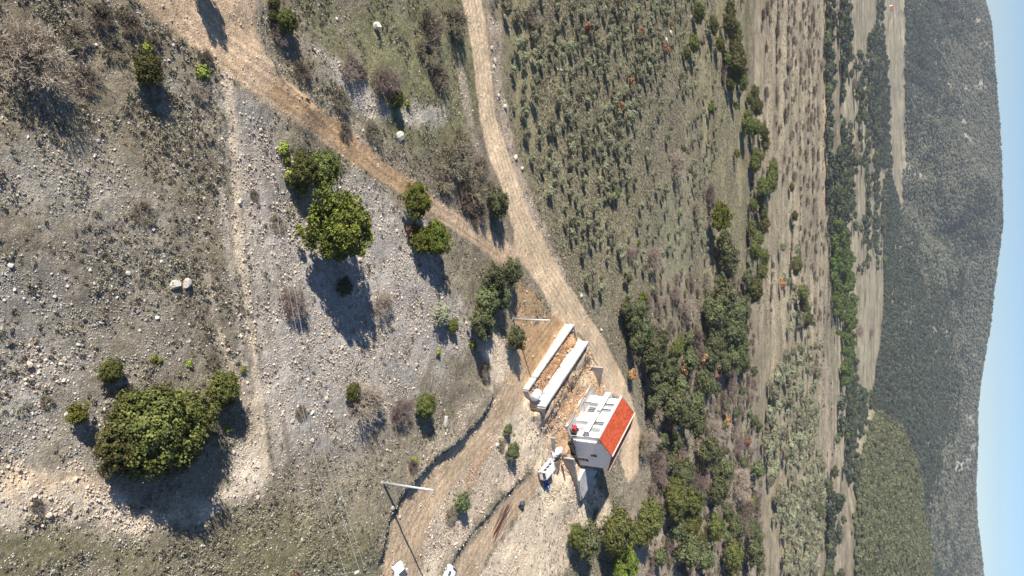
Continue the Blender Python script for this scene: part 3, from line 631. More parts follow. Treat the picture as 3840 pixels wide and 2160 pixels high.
# ---- belt of trees and shrubs below the house and across the slope
PLANTED = []
def plantl(kind, px, py, *a, **k): o = plant(kind, px, py, *a, **k); PLANTED.append((o, kind, px, py)); return o
G_E = 'evergreen trees in the belt below the house'; L_E = 'dark evergreen tree in the dense belt below the house'
G_C = 'evergreen trees in the line across the upper slope'; L_C = 'dense olive green evergreen in the line across the slope beyond the orchard'
G_B = 'leafless shrubs among the evergreens'; L_B = 'brown leafless shrub among the evergreens below the house'
BELT = [('oak', 1550, 1338, 56), ('dark', 1480, 1362, 44), ('oak', 1449, 1350, 32), ('oak', 1632, 1305, 46), ('oak', 1608, 1342, 34), ('oak', 1700, 1258, 46), ('oak', 1738, 1262, 38),
    ('oak', 1739, 1315, 38), ('dark', 1736, 1382, 44), ('oak', 1766, 1357, 20), ('oak', 1800, 1328, 34), ('dark', 1803, 1235, 34), ('oak', 1843, 1400, 40), ('dark', 1898, 1385, 34), ('bare', 1867, 1222, 40),
    ('rusty', 1885, 1263, 14), ('rusty', 1785, 1330, 13), ('bush', 1873, 1300, 38), ('dark', 1720, 1195, 34), ('bare', 1659, 1177, 40), ('bare', 1762, 1197, 40), ('dark', 1782, 1137, 40), ('dark', 1733, 1052, 34), ('yellow', 1754, 1085, 13),
    ('bush', 1647, 1037, 40), ('rusty', 1680, 1060, 22), ('dark', 1693, 1022, 44), ('olive', 1552, 1262, 16), ('bare', 1500, 1290, 14), ('bush', 1620, 1120, 30), ('dark', 1700, 1110, 24),
    ('dark', 1821, 603, 24), ('dark', 1828, 645, 34), ('dark', 1834, 680, 24), ('oak', 1811, 708, 16), ('dark', 1818, 752, 42), ('dark', 1841, 785, 30), ('dark', 1800, 800, 40), ('dark', 1860, 833, 30), ('dark', 1552, 483, 16), ('dark', 1580, 493, 8),
    ('dark', 1575, 775, 26), ('dark', 1588, 807, 26), ('dark', 1617, 833, 30), ('oak', 1708, 868, 22), ('bare', 1708, 419, 38), ('bare', 1789, 493, 26), ('bush', 1753, 529, 20), ('bare', 1649, 652, 30), ('bare', 1732, 778, 36), ('bush', 1779, 714, 26), ('bare', 1588, 640, 20),
    ('dark', 1598, 862, 30), ('dark', 1638, 892, 34), ('dark', 1682, 932, 36), ('dark', 1646, 942, 30), ('oak', 1690, 985, 34), ('oak', 1700, 880, 26), ('bush', 1755, 868, 38), ('dark', 1800, 860, 36), ('dark', 1838, 835, 34), ('dark', 1840, 890, 36), ('rusty', 1772, 905, 22), ('bush', 1792, 930, 26), ('dark', 1862, 785, 28), ('dark', 1770, 960, 30), ('bush', 1730, 940, 26), ('rusty', 1590, 940, 17), ('dark', 1880, 700, 22),
    ('dark', 1625, 868, 24), ('dark', 1660, 862, 24), ('dark', 1668, 985, 26), ('dark', 1710, 975, 28), ('dark', 1735, 905, 26), ('dark', 1782, 900, 26), ('dark', 1820, 905, 28), ('dark', 1812, 822, 30), ('dark', 1780, 775, 24), ('dark', 1862, 870, 26), ('dark', 1752, 1010, 26), ('dark', 1715, 1040, 26), ('dark', 1660, 900, 24), ('bush', 1690, 905, 22), ('dark', 1600, 820, 24), ('bush', 1640, 840, 26), ('bare', 1760, 1120, 26), ('dark', 1825, 1180, 26), ('dark', 1850, 1330, 28), ('dark', 1830, 1290, 22), ('bush', 1820, 1230, 26), ('dark', 1700, 1330, 28), ('dark', 1775, 1400, 30), ('oak', 1690, 1230, 30), ('bush', 1660, 1300, 20), ('bare', 1800, 1090, 30), ('dark', 1890, 1330, 24), ('bush', 1905, 1270, 20), ('bare', 1640, 1110, 28), ('dark', 1665, 1110, 20), ('dark', 1640, 1010, 24), ('bush', 1690, 1085, 24), ('bare', 1720, 1130, 24), ('dark', 1870, 910, 22),
    ('bare', 1840, 960, 26), ('rusty', 1655, 875, 16), ('rusty', 1722, 925, 18), ('rusty', 1805, 940, 16), ('rusty', 1700, 1150, 16), ('rusty', 1770, 1215, 16), ('rusty', 1830, 1060, 14), ('rusty', 1665, 1205, 15), ('rusty', 1880, 1110, 13), ('bush', 1820, 1010, 26), ('bare', 1700, 740, 24), ('bush', 1610, 900, 20), ('dark', 1580, 700, 14), ('bare', 1860, 1120, 26), ('dark', 1905, 1180, 22), ('bush', 1680, 1380, 20), ('dark', 1660, 1400, 24), ('bush', 1640, 1240, 22), ('dark', 1690, 1160, 22)]
for k, px, py, r in BELT:
    if k in ('oak', 'dark'): plantl(k, px, py, r, L_E, G_E, rnd.uniform(.9, 1.1), rnd.uniform(.88, 1.12))
    elif k == 'rusty': plantl(k, px, py, r, 'rusty orange shrub glowing among the dark evergreens below the house', 'rusty shrubs below the house', .9)
    elif k == 'olive': plantl(k, px, py, r, 'small grey green bush at the shadow tip beside the house', None, .7)
    elif k == 'yellow': plantl(k, px, py, r, 'small yellow green bush on the bare rock right of the house', None, .9)
    else: plantl(k, px, py, r, L_B, G_B, rnd.uniform(.7, 1.0), rnd.uniform(.85, 1.15))
plant('pine', 1565, 1425, 52, 'bright yellow green pine cut by the bottom edge of the photo', hs=.9)
plant('pine', 1811, 545, 38, 'bright green pine in the tree belt, its shadow on dark trees below it', hs=.95)
for (px, py, r) in [(1607, 610, 7), (1617, 749, 14), (1677, 837, 8), (1747, 441, 8), (1787, 274, 14), (1849, 266, 10), (1852, 387, 11), (1740, 360, 5), (1815, 303, 5)]:
    plantl('young', px, py, r, 'small bright yellow green pine alone on the brown slope', 'young pines on the brown slope')
for (px, py, r) in [(1758, 29, 18), (1755, 42, 16), (1745, 110, 19), (1726, 134, 13), (1794, 63, 18), (1836, 23, 17), (1836, 65, 25), (1852, 84, 18), (1810, 110, 16), (1852, 130, 26), (1830, 146, 13), (1855, 162, 26), (1849, 188, 18), (1865, 194, 16), (1836, 214, 13), (1868, 211, 15), (1719, 373, 9), (1898, 232, 14), (1904, 268, 18), (1885, 250, 12), (1881, 317, 20), (1901, 320, 18), (1921, 333, 15), (1924, 360, 14), (1904, 393, 17), (1898, 413, 18), (1944, 420, 17), (1944, 442, 18), (1938, 463, 20), (1918, 472, 21), (1991, 470, 9), (1894, 516, 14), (1918, 533, 16), (1921, 566, 18), (1891, 573, 16), (1898, 630, 20), (1921, 646, 18), (1918, 683, 18), (1905, 600, 16), (1898, 730, 25), (2004, 666, 18), (1998, 543, 12), (2018, 736, 18), (2021, 766, 16), (2031, 800, 16), (1880, 290, 14), (1912, 500, 15)]:
    plantl('oak', px, py, r * 1.22, L_C, G_C, rnd.uniform(.9, 1.15), rnd.uniform(.85, 1.15))
for (px, py, r) in [(1896, 531, 10), (1968, 713, 15), (1612, 85, 12), (1676, 122, 13), (1560, 265, 14), (1480, 70, 14), (1590, 205, 12), (1690, 57, 8)]:
    plantl('rusty', px, py, r, 'rusty orange shrub in the old fields beyond the gravel road', 'rusty shrubs in the old fields', .8)

LM = [('the orange roofed house', 1560, 1080), ('the bright pine inside the belt', 1811, 545), ('the bottom edge pine', 1565, 1425), ('the white wall behind the house', 1485, 1225), ('the planted pine strip', 2105, 760), ('the white rock piles', 1680, 95), ('the road fork', 1300, 620)]
ORD = ['nearest', 'second nearest', 'third nearest', 'fourth nearest', 'fifth nearest', 'sixth nearest', 'seventh nearest', 'eighth nearest', 'ninth nearest', 'tenth nearest', 'eleventh nearest', 'twelfth nearest', 'thirteenth nearest', 'fourteenth nearest', 'fifteenth nearest', 'sixteenth nearest']
def octant(dx, dy): return ['right of', 'below right of', 'below', 'below left of', 'left of', 'above left of', 'above', 'above right of'][int(round(math.degrees(math.atan2(dy, dx)) / 45)) % 8]
bins = {}
for o, kind, px, py in PLANTED:
    nm, lx, ly = min(LM, key=lambda l: math.hypot(l[1] - px, l[2] - py)); bins.setdefault((kind, octant(px - lx, py - ly), nm), []).append((math.hypot(px - lx, py - ly), o))
NOUN = dict(oak='olive green evergreen', dark='dark evergreen', bare='leafless shrub', bush='dry brown bush', rusty='rusty orange shrub', young='small bright young pine', olive='grey green bush', yellow='yellow green bush')
for (kind, oc, nm), L in bins.items():
    for i, (d, o) in enumerate(sorted(L, key=lambda q: q[0])): o['label'] = f"{NOUN[kind]} {oc} {nm}" + (f", {ORD[min(i, 15)]} of those" if len(L) > 1 else '')
# ---- groves
def grove(poly, dx, dy, jit=.35, lim=300, skip=0.0, seed=1):
    r = random.Random(seed); P = unproj(poly); x0, y0 = P.min(0); x1, y1 = P.max(0); out = []; row = 0; y = y0
    while y < y1:
        x = x0 + (row % 2) * dx / 2
        while x < x1:
            xx = x + r.uniform(-jit, jit) * dx; yy = y + r.uniform(-jit, jit) * dy
            if r.random() >= skip and poly_in(np.array([xx]), np.array([yy]), P)[0]: out.append((xx, yy))
            x += dx
        y += dy; row += 1
    r.shuffle(out); return out[:lim]
for x, y in grove([(1580, 760), (1700, 720), (1870, 720), (1895, 1000), (1920, 1440), (1640, 1440), (1680, 1250), (1620, 1000)], 8.5, 13, .48, 60, .1, 42):
    tree_at('dark', x, y, rnd.uniform(1.3, 2.6), rnd.uniform(.85, 1.1), 'evergreen_tree', 'dark evergreen tree filling the dense belt below the house', 'tree', 'evergreen trees filling the belt below the house')
OR1 = [(1240, -15), (1570, -15), (1645, 50), (1630, 150), (1575, 320), (1550, 430), (1500, 580), (1450, 650), (1400, 560), (1340, 430), (1280, 270)]
OLV = sorted(grove(OR1, 2.7, 3.4, .24, 700, .30, 3) + grove([(1570, -15), (1680, -15), (1660, 130), (1600, 300), (1575, 420), (1545, 600), (1500, 760), (1450, 690), (1500, 580), (1550, 430), (1575, 320), (1630, 150), (1645, 50)], 2.8, 4.4, .26, 400, .25, 23) + grove([(1680, -15), (1790, -15), (1800, 300), (1790, 640), (1640, 740), (1520, 760), (1560, 560), (1620, 300)], 4.0, 7.5, .4, 300, .45, 24), key=lambda p: p[1])
for x, y in OLV[:150]:
    tree_at('olive', x, y, rnd.uniform(.5, 1.15), rnd.uniform(.8, 1.2), 'olive_tree', 'small grey green olive tree in the sloping grove beyond the gravel road', 'tree', 'olive trees in the grove beyond the gravel road')
LOWER = grove([(1905, 1000), (1955, 880), (2040, 1020), (2068, 1240), (2045, 1449), (1950, 1449), (1925, 1240)], 5.2, 10.0, .42, 300, .04, 4) + grove([(1955, 600), (1990, 590), (2055, 900), (2045, 1000), (1975, 900)], 7, 16, .4, 40, .12, 5)
for i, (x, y) in enumerate(LOWER[:150]):
    tree_at('olive', x, y, rnd.uniform(2.7, 3.9), rnd.uniform(.75, .95), 'olive_tree', 'full silvery olive tree in the lower grove towards the valley', 'tree', 'olive trees in the lower grove')
for x, y in grove([(2088, 556), (2106, 556), (2132, 640), (2142, 760), (2138, 890), (2126, 960), (2112, 962), (2100, 850), (2082, 720), (2080, 620)], 4.6, 8.0, .25, 160, .0, 6):
    tree_at('row', x, y, rnd.uniform(3.5, 4.6), rnd.uniform(.95, 1.15), 'pine_tree', 'vivid green pine in the long planted strip across the valley', 'tree', 'vivid green pines of the planted strip')
VAL = grove([(2100, 40), (2135, 10), (2135, 190), (2105, 180)], 7, 12, .4, 24, .1, 7) + grove([(2125, 190), (2170, 90), (2205, 70), (2215, 260), (2240, 420), (2235, 560), (2190, 470), (2150, 400), (2130, 420)], 7.5, 15, .45, 150, .08, 8) \
    + grove([(2090, 370), (2130, 380), (2138, 540), (2100, 550), (2085, 480)], 7, 13, .45, 45, .05, 9) + grove([(2130, 540), (2240, 520), (2235, 660), (2160, 630)], 8, 17, .45, 50, .08, 10) \
    + grove([(2095, 1000), (2115, 980), (2120, 1200), (2110, 1449), (2050, 1449), (2035, 1240), (2090, 1180)], 8, 12, .4, 70, .2, 11) + grove([(2150, 700), (2200, 640), (2225, 760), (2230, 860), (2190, 860)], 10, 26, .45, 20, .2, 12)
for i, (x, y) in enumerate(VAL[:300]):
    tree_at('valley' if i % 3 else 'dark', x, y, rnd.uniform(4.2, 7.0), rnd.uniform(.7, 1.0), 'valley_tree', 'dark evergreen tree standing among the pale fields of the valley', 'tree', 'evergreen trees among the valley fields')
for px, py, r in [(2165, 835, 20), (2195, 835, 12), (2150, 210, 12), (2170, 250, 10), (2155, 370, 16), (2060, 935, 20), (2050, 520, 12), (1985, 160, 12), (2070, 160, 11), (2075, 620, 10)]:
    plant('bare', px, py, r, 'brown leafless tree among the terraced fields of the valley', 'leafless trees of the valley fields', .9)
TERR = grove([(1905, 0), (2060, 0), (2060, 400), (2060, 560), (1960, 440), (1925, 250)], 6, 13, .45, 150, .25, 13) + grove([(1990, 560), (2070, 560), (2070, 860), (2040, 820)], 7, 14, .45, 50, .3, 14)
for x, y in TERR:
    tree_at(rnd.choice(['bush', 'bush', 'bare']), x, y, rnd.uniform(1.4, 3.3), rnd.uniform(.5, .8), 'dry_bush', 'low brown bush along the dry terraces beyond the tree line', 'bush', 'brown bushes along the dry terraces')

# ------------------------------------------------------------------ scatter (uncountable ground cover)
def scatter(name, P, sc, meshes, tilt=.25):
    c = bpy.data.collections.new(name + ' parts')
    for i, me in enumerate(meshes): c.objects.link(bpy.data.objects.new(name + '_piece', me))
    me = bpy.data.meshes.new(name); P = np.asarray(P, np.float32); me.vertices.add(len(P)); me.vertices.foreach_set('co', P.ravel())
    a = me.attributes.new('sc', 'FLOAT', 'POINT'); a.data.foreach_set('value', np.asarray(sc, np.float32)); o = link(name, me); tag(o, kind='stuff')
    g = bpy.data.node_groups.new(name, 'GeometryNodeTree'); g.interface.new_socket('Geometry', in_out='INPUT', socket_type='NodeSocketGeometry'); g.interface.new_socket('Geometry', in_out='OUTPUT', socket_type='NodeSocketGeometry')
    N = g.nodes; L = g.links; gi = N.new('NodeGroupInput'); go = N.new('NodeGroupOutput'); ip = N.new('GeometryNodeInstanceOnPoints'); ci = N.new('GeometryNodeCollectionInfo')
    ci.inputs['Collection'].default_value = c; ci.inputs['Separate Children'].default_value = True; ci.inputs['Reset Children'].default_value = True
    ip.inputs['Pick Instance'].default_value = True; L.new(gi.outputs[0], ip.inputs['Points']); L.new(ci.outputs[0], ip.inputs['Instance'])
    rv = N.new('FunctionNodeRandomValue'); rv.data_type = 'FLOAT_VECTOR'; rv.inputs[0].default_value = (-tilt, -tilt, 0); rv.inputs[1].default_value = (tilt, tilt, 6.28); L.new(rv.outputs[0], ip.inputs['Rotation'])
    na = N.new('GeometryNodeInputNamedAttribute'); na.data_type = 'FLOAT'; na.inputs['Name'].default_value = 'sc'; L.new(na.outputs[0], ip.inputs['Scale'])
    L.new(ip.outputs[0], go.inputs[0]); mod = o.modifiers.new('scatter', 'NODES'); mod.node_group = g; return o
def rock_mesh(name, seed, m, sub=1, flat=.7, rough=.12):
    r = np.random.default_rng(seed); V, F = ico(sub); 
    for _ in range(5):
        d = r.normal(size=3); d /= np.linalg.norm(d); k = V @ d; lim = r.uniform(.45, .8); V = V - np.outer(np.maximum(k - lim, 0), d)
    V = V * r.uniform(.75, 1.2, 3) * [1, 1, flat] * (1 + rough * r.normal(size=(len(V), 1))); V[:, 2] += .15
    return mesh_np(name, V, F, m, False, {'tint': ('FLOAT', r.uniform(0, 1, len(V)))})
M_STONE = foliage('limestone', (.40, .37, .33), (.62, .58, .52), .9, .3); M_RUBBLE = foliage('rubble', (.48, .385, .30), (.78, .67, .55), .9, .25)
def tuft(name, m, seed, n=16, leaf=.55, up=.7):
    r = np.random.default_rng(seed); a = r.uniform(0, 6.28, n); q = r.uniform(.1, 1, n); P = np.stack([np.cos(a) * q * .7, np.sin(a) * q * .7, r.uniform(.1, .6, n)], 1)
    nr = r.normal(size=(n, 3)); nr[:, 2] = np.abs(nr[:, 2]) * up; nr /= np.linalg.norm(nr, axis=1, keepdims=True); V, F = leaves(P, nr, leaf, r, .6)
    return mesh_np(name, V, np.concatenate([F[:, [0, 1, 2]], F[:, [0, 2, 3]]]), m, False, {'tint': ('FLOAT', np.repeat(r.uniform(0, 1, n), 4))})
F_TUFT = foliage('dry_grass', (.22, .205, .14), (.46, .42, .31), .8, .35); F_HEATH = foliage('heath', (.15, .135, .09), (.36, .32, .23), .8, .4); F_GREENT = foliage('green_grass', (.17, .175, .085), (.36, .355, .20), .8, .3)
def samp(n, y0, y1):
    """random ground points inside the viewed wedge, even in the picture's scale"""
    y = np.exp(rng.uniform(math.log(y0 + 40), math.log(y1 + 40), n)) - 40; x = rng.uniform(-1, 1, n) * (.40 * np.maximum(y, 0) + 18); return x, y
x, y = samp(430000, 22, 165); c, st, gr, rid, up, rock = zones(x, y); z = hz(x, y)
rr = rng.uniform(size=len(x)); m = rr < st * np.where(c[:, 0] > .55, .85, .6) * np.where((rid >= 0) & (rid < 4), .3, 1); rub = (c[:, 0] > .40)
sz = .026 + .025 * rng.gamma(.75, 1.0, len(x)); sz = np.minimum(sz, .28)
mm = m & ~rub; scatter('loose_stones', np.stack([x, y, z], 1)[mm], sz[mm], [rock_mesh('stone', 700 + i, M_STONE) for i in range(4)], .6)
mm = m & rub; scatter('rubble_stones', np.stack([x, y, z], 1)[mm], sz[mm] * 1.45, [rock_mesh('stone', 720 + i, M_RUBBLE) for i in range(4)], .6)
x, y = samp(120000, 22, 190); c, st, gr, rid, up, rock = zones(x, y); z = hz(x, y); cl = fbm(x, y, .22, 4, 111) + fbm(x, y, .9, 2, 113) * .6
m = (rng.uniform(size=len(x)) < gr * sstep(-.25, .35, cl) * 1.1) & (rid < 0); green = (c[:, 1] > c[:, 0] * .96)
s = rng.uniform(.09, .24, len(x)); P = np.stack([x, y, z], 1)
mm = m & green; scatter('green_grass', P[mm], s[mm], [tuft('tuft', F_GREENT, 740 + i) for i in range(3)])
mm = m & ~green & (rr[:len(m)] < .6); scatter('dry_grass', P[mm], s[mm], [tuft('tuft', F_TUFT, 750 + i) for i in range(3)])
mm = m & ~green & (rr[:len(m)] >= .6); scatter('heath_scrub', P[mm], s[mm] * rng.uniform(1.0, 2.0, mm.sum()), [tuft('tuft', F_HEATH, 760 + i, 26, .42, .5) for i in range(3)])
x, y = samp(260000, 115, 800); c, st, gr, rid, up, rock = zones(x, y); z = hz(x, y); m = (rng.uniform(size=len(x)) < gr * .9 * sstep(-.3, .25, fbm(x * .3, y, .05, 3, 115))) & (up < .3) & (rid < 0) | (rng.uniform(size=len(x)) < .5 * gr * (y > 420) * (rid == 21))
scatter('terrace_grass', np.stack([x, y, z], 1)[m], rng.uniform(.14, .42, m.sum()) * (.7 + y[m] / 480), [tuft('tuft', F_TUFT, 770 + i) for i in range(2)] + [tuft('tuft', F_HEATH, 775, 26, .42, .5)])
XO = OLV[150:] + LOWER[150:]; P = np.array([(x, y, gz(x, y)) for x, y in XO]); scatter('olive_grove', P, rng.uniform(.6, 1.25, len(P)) * np.where(P[:, 1] > 325, 3.0, 1), PR['olive'], .08)
UB = [(1570, 760), (1690, 690), (1880, 690), (1905, 1000), (1930, 1460), (1600, 1460), (1650, 1250), (1610, 1000)]
UG = np.array(grove(UB, 2.3, 3.4, .5, 3000, .62, 41)); scatter('undergrowth', np.stack([UG[:, 0], UG[:, 1], hz(UG[:, 0], UG[:, 1])], 1), rng.uniform(.5, 1.7, len(UG)), PR['bush'] + PR['bare'] + [tuft('tuft', F_HEATH, 777, 40, .4, .5)], .15)
VW = np.array(grove([(2232, 420), (2262, 520), (2275, 700), (2270, 1035), (2195, 1035), (2205, 900), (2228, 800), (2222, 640)], 7.0, 17, .5, 4000, .08, 15))
VW = np.concatenate([VW, np.array(grove([(2180, 90), (2215, 60), (2232, 260), (2240, 420), (2205, 420), (2180, 250)], 8, 20, .5, 400, .3, 16))]); VW = VW[(hz(VW[:, 0], VW[:, 1]) - np.interp(VW[:, 1], TY, TZ)) < 9]; scatter('valley_wood', np.stack([VW[:, 0], VW[:, 1], hz(VW[:, 0], VW[:, 1]) - .2], 1), rng.uniform(3.2, 5.2, len(VW)), PR['valley'], .08)
x, y = samp(60000, 190, 760); c, st, gr, rid, up, rock = zones(x, y); z = hz(x, y); q = (y + 26 * fbm(x, y, .006, 3, 9) + .1 * x) / 34.0; f = q - np.floor(q)
m = (rng.uniform(size=len(x)) < .95 * sstep(.12, .0, np.abs(f - .03)) * sstep(-.12, .2, fbm(x, y, .03, 3, 117)) * sstep(250, 330, y)) & (up < .3)
scatter('terrace_scrub', np.stack([x, y, z], 1)[m], rng.uniform(.6, 1.9, m.sum()), PR['bush'] + [tuft('tuft', F_HEATH, 776, 26, .42, .5)])
n_ = 9000; y = rng.uniform(640, 1650, n_); x = rng.uniform(-.40, .40, n_) * y; c, st, gr, rid, up, rock = zones(x, y); z = hz(x, y); band = fbm(x * .0075, y * .017, 1.0, 4, 141)
FP = unproj([(2142, 740), (2200, 640), (2218, 800), (2205, 1000), (2150, 960)]); FQ = unproj([(2225, -20), (2290, -20), (2300, 300), (2285, 420), (2255, 300), (2235, 60)])
m = (rng.uniform(size=n_) < .95 * sstep(.02, .10, band)) & (up < .3) & ~poly_in(x, y, FP) & ~poly_in(x, y, FQ); scatter('hedgerow_trees', np.stack([x, y, z - .2], 1)[m], rng.uniform(2.2, 4.6, m.sum()), PR['valley'] + [PR['dark'][0]], .08)
# stones and clods on the cut banks and in the dug earth
BP = []
for Pb, h_, w_ in BANKW[:2]:
    for k in range(len(Pb) - 1):
        L_ = np.hypot(*(Pb[k + 1] - Pb[k]))
        for _ in range(int(L_ * 8)): t_ = rng.uniform(); q_ = Pb[k] + (Pb[k + 1] - Pb[k]) * t_ + rng.normal(size=2) * 1.3; BP.append(q_)
BP = np.array(BP); scatter('bank_stones', np.stack([BP[:, 0], BP[:, 1], hz(BP[:, 0], BP[:, 1])], 1), np.minimum(.04 + .045 * rng.gamma(.8, 1, len(BP)), .3), [rock_mesh('stone', 730 + i, M_RUBBLE) for i in range(3)], .6)
M_CLOD = foliage('earth_clods', (.34, .19, .10), (.62, .44, .29), .95, .25); x = rng.uniform(6, 46, 16000); y = rng.uniform(106, 150, 16000)
m = (poly_sd(x, y, TRENCH) > .25) | ((poly_sd(x, y, PIT) > -1.5) & (rng.uniform(size=16000) < .5)); scatter('earth_clods', np.stack([x, y, hz(x, y)], 1)[m], (.05 + .07 * rng.gamma(1, 1, 16000))[m], [rock_mesh('stone', 735 + i, M_CLOD) for i in range(3)], .6)
# forest on the hills
def hillpts(n, y0, y1):
    y = rng.uniform(y0 ** 1.5, y1 ** 1.5, n) ** (1 / 1.5); x = rng.uniform(-.41, .41, n) * y; return x, y
x, y = hillpts(95000, 850, 2790); c, st, gr, rid, up, rock = zones(x, y); z = hz(x, y); den = .95 * (1 - .9 * rock) * up * sstep(-.42, -.2, fbm(x, y, .02, 3, 121))
m = rng.uniform(size=len(x)) < den; nearh = y < 1320
P = np.stack([x, y, z - .3], 1); s = rng.uniform(2.4, 5.4, len(x))
mm = m & nearh; scatter('spur_wood', P[mm], s[mm] * .9, [crown('crown', F_SPUR, 800 + i, 1.3, 14, 10, .34, .42, .02, core=.72) for i in range(3)], .08)
fold_light = fbm(x, y * .6, .0045, 3, 131) * 1.6 + fbm(x, y, .03, 2, 133) * .8 + rng.normal(size=len(x)) * .16 + .25 * sstep(2300, 2700, y) - .12  # light and shade of the hill folds put into tree colour, paler towards the ridge
mm = m & ~nearh & (fold_light > 0); scatter('hill_forest_lit', P[mm], s[mm] * .9, [crown('crown', F_FARL, 830 + i, 1.2, 12, 9, .38, .42, .02, core=.74) for i in range(3)], .08)
mm = m & ~nearh & (fold_light <= 0); scatter('hill_forest_shaded', P[mm], s[mm] * 1.1, [crown('crown', F_FAR, 820 + i, 1.4, 12, 9, .38, .42, .02, core=.74) for i in range(3)], .08)
# ------------------------------------------------------------------ haze over the valley
hm = bpy.data.materials.new('haze_air'); t, N, L = nodes(hm); N.remove(N['Principled BSDF']); pv = N.new('ShaderNodeVolumePrincipled'); pv.inputs['Color'].default_value = (.86, .92, 1, 1); pv.inputs['Density'].default_value = HAZE; pv.inputs['Anisotropy'].default_value = .2
L.new(pv.outputs[0], N['Material Output'].inputs['Volume'])
o = MB().box(-7600, 7600, -700, 5800, -110, 235).obj('haze', hm); o['kind'] = 'stuff'
# ------------------------------------------------------------------ building materials
M_WHITE = mat('white_plaster', (.80, .795, .78), .8, var=.05, scale=1.5); M_CONC = mat('pale_concrete', (.56, .54, .51), .9, var=.22, scale=.8, bump=.01); M_CONC2 = mat('grey_concrete', (.42, .405, .385), .9, var=.18, scale=1.5, bump=.01)
M_TILE = mat('roof_tile', (.60, .125, .045), .75, var=.28, scale=1.3); M_GLASS = mat('window_glass', (.06, .065, .07), .12, spec=.6, var=0); M_SHUT = mat('grey_shutter', (.36, .365, .37), .6); M_FRAME = mat('white_frame', (.75, .75, .74), .5)
M_WOOD = mat('raw_wood', (.42, .31, .20), .85, var=.3, scale=5); M_DWOOD = mat('weathered_wood', (.15, .11, .09), .9, var=.35, scale=5); M_RUST = mat('rusty_steel', (.17, .075, .05), .8, metal=.2, var=.3, scale=4)
M_STEEL = mat('galvanised_steel', (.62, .63, .64), .45, metal=.35, var=.08); M_BLACK = mat('black_plastic', (.03, .03, .032), .5); M_RED = mat('red_plastic', (.62, .03, .05), .45); M_YEL = mat('yellow_paint', (.75, .50, .06), .5); M_BLUE = mat('blue_plastic', (.05, .12, .36), .5)
M_CAR = mat('white_car_paint', (.78, .79, .80), .25, spec=.6, var=.02); M_TYRE = mat('tyre_rubber', (.03, .03, .03), .85); M_LIGHT = mat('lamp_lens', (.55, .56, .58), .15, spec=.7, var=0); M_TAIL = mat('red_lens', (.35, .02, .02), .2, var=0)
M_TARP = mat('white_sheeting', (.72, .71, .69), .6, var=.1, scale=2); M_WIRE = mat('bare_wire', (.55, .53, .50), .5, metal=.3, var=0); M_CABLE = mat('black_cable', (.03, .03, .03), .6, var=0)

# ------------------------------------------------------------------ house
HB = -2.7; HO = (29.81, 127.9); HR = math.radians(121.5)
house = empty('house', (*HO, HB), HR, 'white two storey house with bright orange tiled gable roof on the building site', 'house')
EV, RG, DP, LN = 6.7, 8.4, 7.7, 12.6
wall = MB().prism([(-DP, -6), (-1.05, -6), (-1.05, EV + .35), (-DP / 2, RG - .12), (-DP, EV - .1)], 'x', 0, LN).box(.45, LN - .02, -1.1, 0, -2.5, EV).obj('wall', M_WHITE, house)
# tiled roof: separate courses of curved tiles, joined per slope
M_TILES = foliage('clay_tiles', (.36, .058, .022), (.68, .14, .058), .8, .0)
def slope(sgn):
    b = MB(); n = 22; m = 34; yr = -DP / 2; run = DP / 2 + .38; rise = RG - EV + .17; x0 = -.22; wx = (LN + .44) / m
    for i in range(n):
        t0 = i / n; t1 = (i + 1.12) / n
        for j in range(m):
            xa = x0 + j * wx; q = [(0, 0), (.28, .06), (.60, .06), (.86, 0)]; V = []
            jig = rnd.uniform(-.008, .008)
            for t, up in ((t0, .0), (t1 - .2 / n, .045)):
                for u, h in q: V.append((xa + u * wx, yr + sgn * run * t, RG + .06 - rise * t + h + up + jig))
            b.add(V, [(0, 1, 5, 4), (1, 2, 6, 5), (2, 3, 7, 6), (4, 5, 6, 7)])
    o = b.obj('roof_tiles', M_TILES, house); o['kind'] = 'stuff'
    at_ = o.data.attributes.new('tint', 'FLOAT', 'POINT'); at_.data.foreach_set('value', np.repeat(np.clip(rng.normal(.5, .28, len(b.v) // 8), 0, 1), 8).astype(np.float32))
    bd = MB(); e = sgn * run
    bd.hexa([(x0, yr, RG - .06), (x0 + LN + .44, yr, RG - .06), (x0 + LN + .44, yr + e, RG - .06 - rise), (x0, yr + e, RG - .06 - rise), (x0, yr, RG + .045), (x0 + LN + .44, yr, RG + .045), (x0 + LN + .44, yr + e, RG + .045 - rise), (x0, yr + e, RG + .045 - rise)])
    return bd.obj('roof_board', mat('roof_underlay', (.20, .045, .025), .9), house)
slope(1); slope(-1)
MB().box(-.2, LN + .2, .36, .72, EV - .30, EV + .0).obj('cornice', M_WHITE, house); MB().box(-.2, LN + .2, -DP - .62, -DP - .40, EV - .35, EV - .05).obj('gutter', M_WHITE, house)
MB().prism([(-.17, .0), (.17, .0), (.10, .13), (-.10, .13)], 'x', -.26, LN + .26).obj('ridge_cap', mat('ridge_mortar', (.72, .60, .52), .8), house).location = (0, -DP / 2, RG + .06)
for x in (-.245, LN + .225): MB().hexa([(x, .38, EV - .06), (x + .02, .38, EV - .06), (x + .02, -DP / 2, RG - .02), (x, -DP / 2, RG - .02), (x, .38, EV + .08), (x + .02, .38, EV + .08), (x + .02, -DP / 2, RG + .12), (x, -DP / 2, RG + .12)]).obj('verge_board', mat('verge', (.30, .10, .07), .8), house)
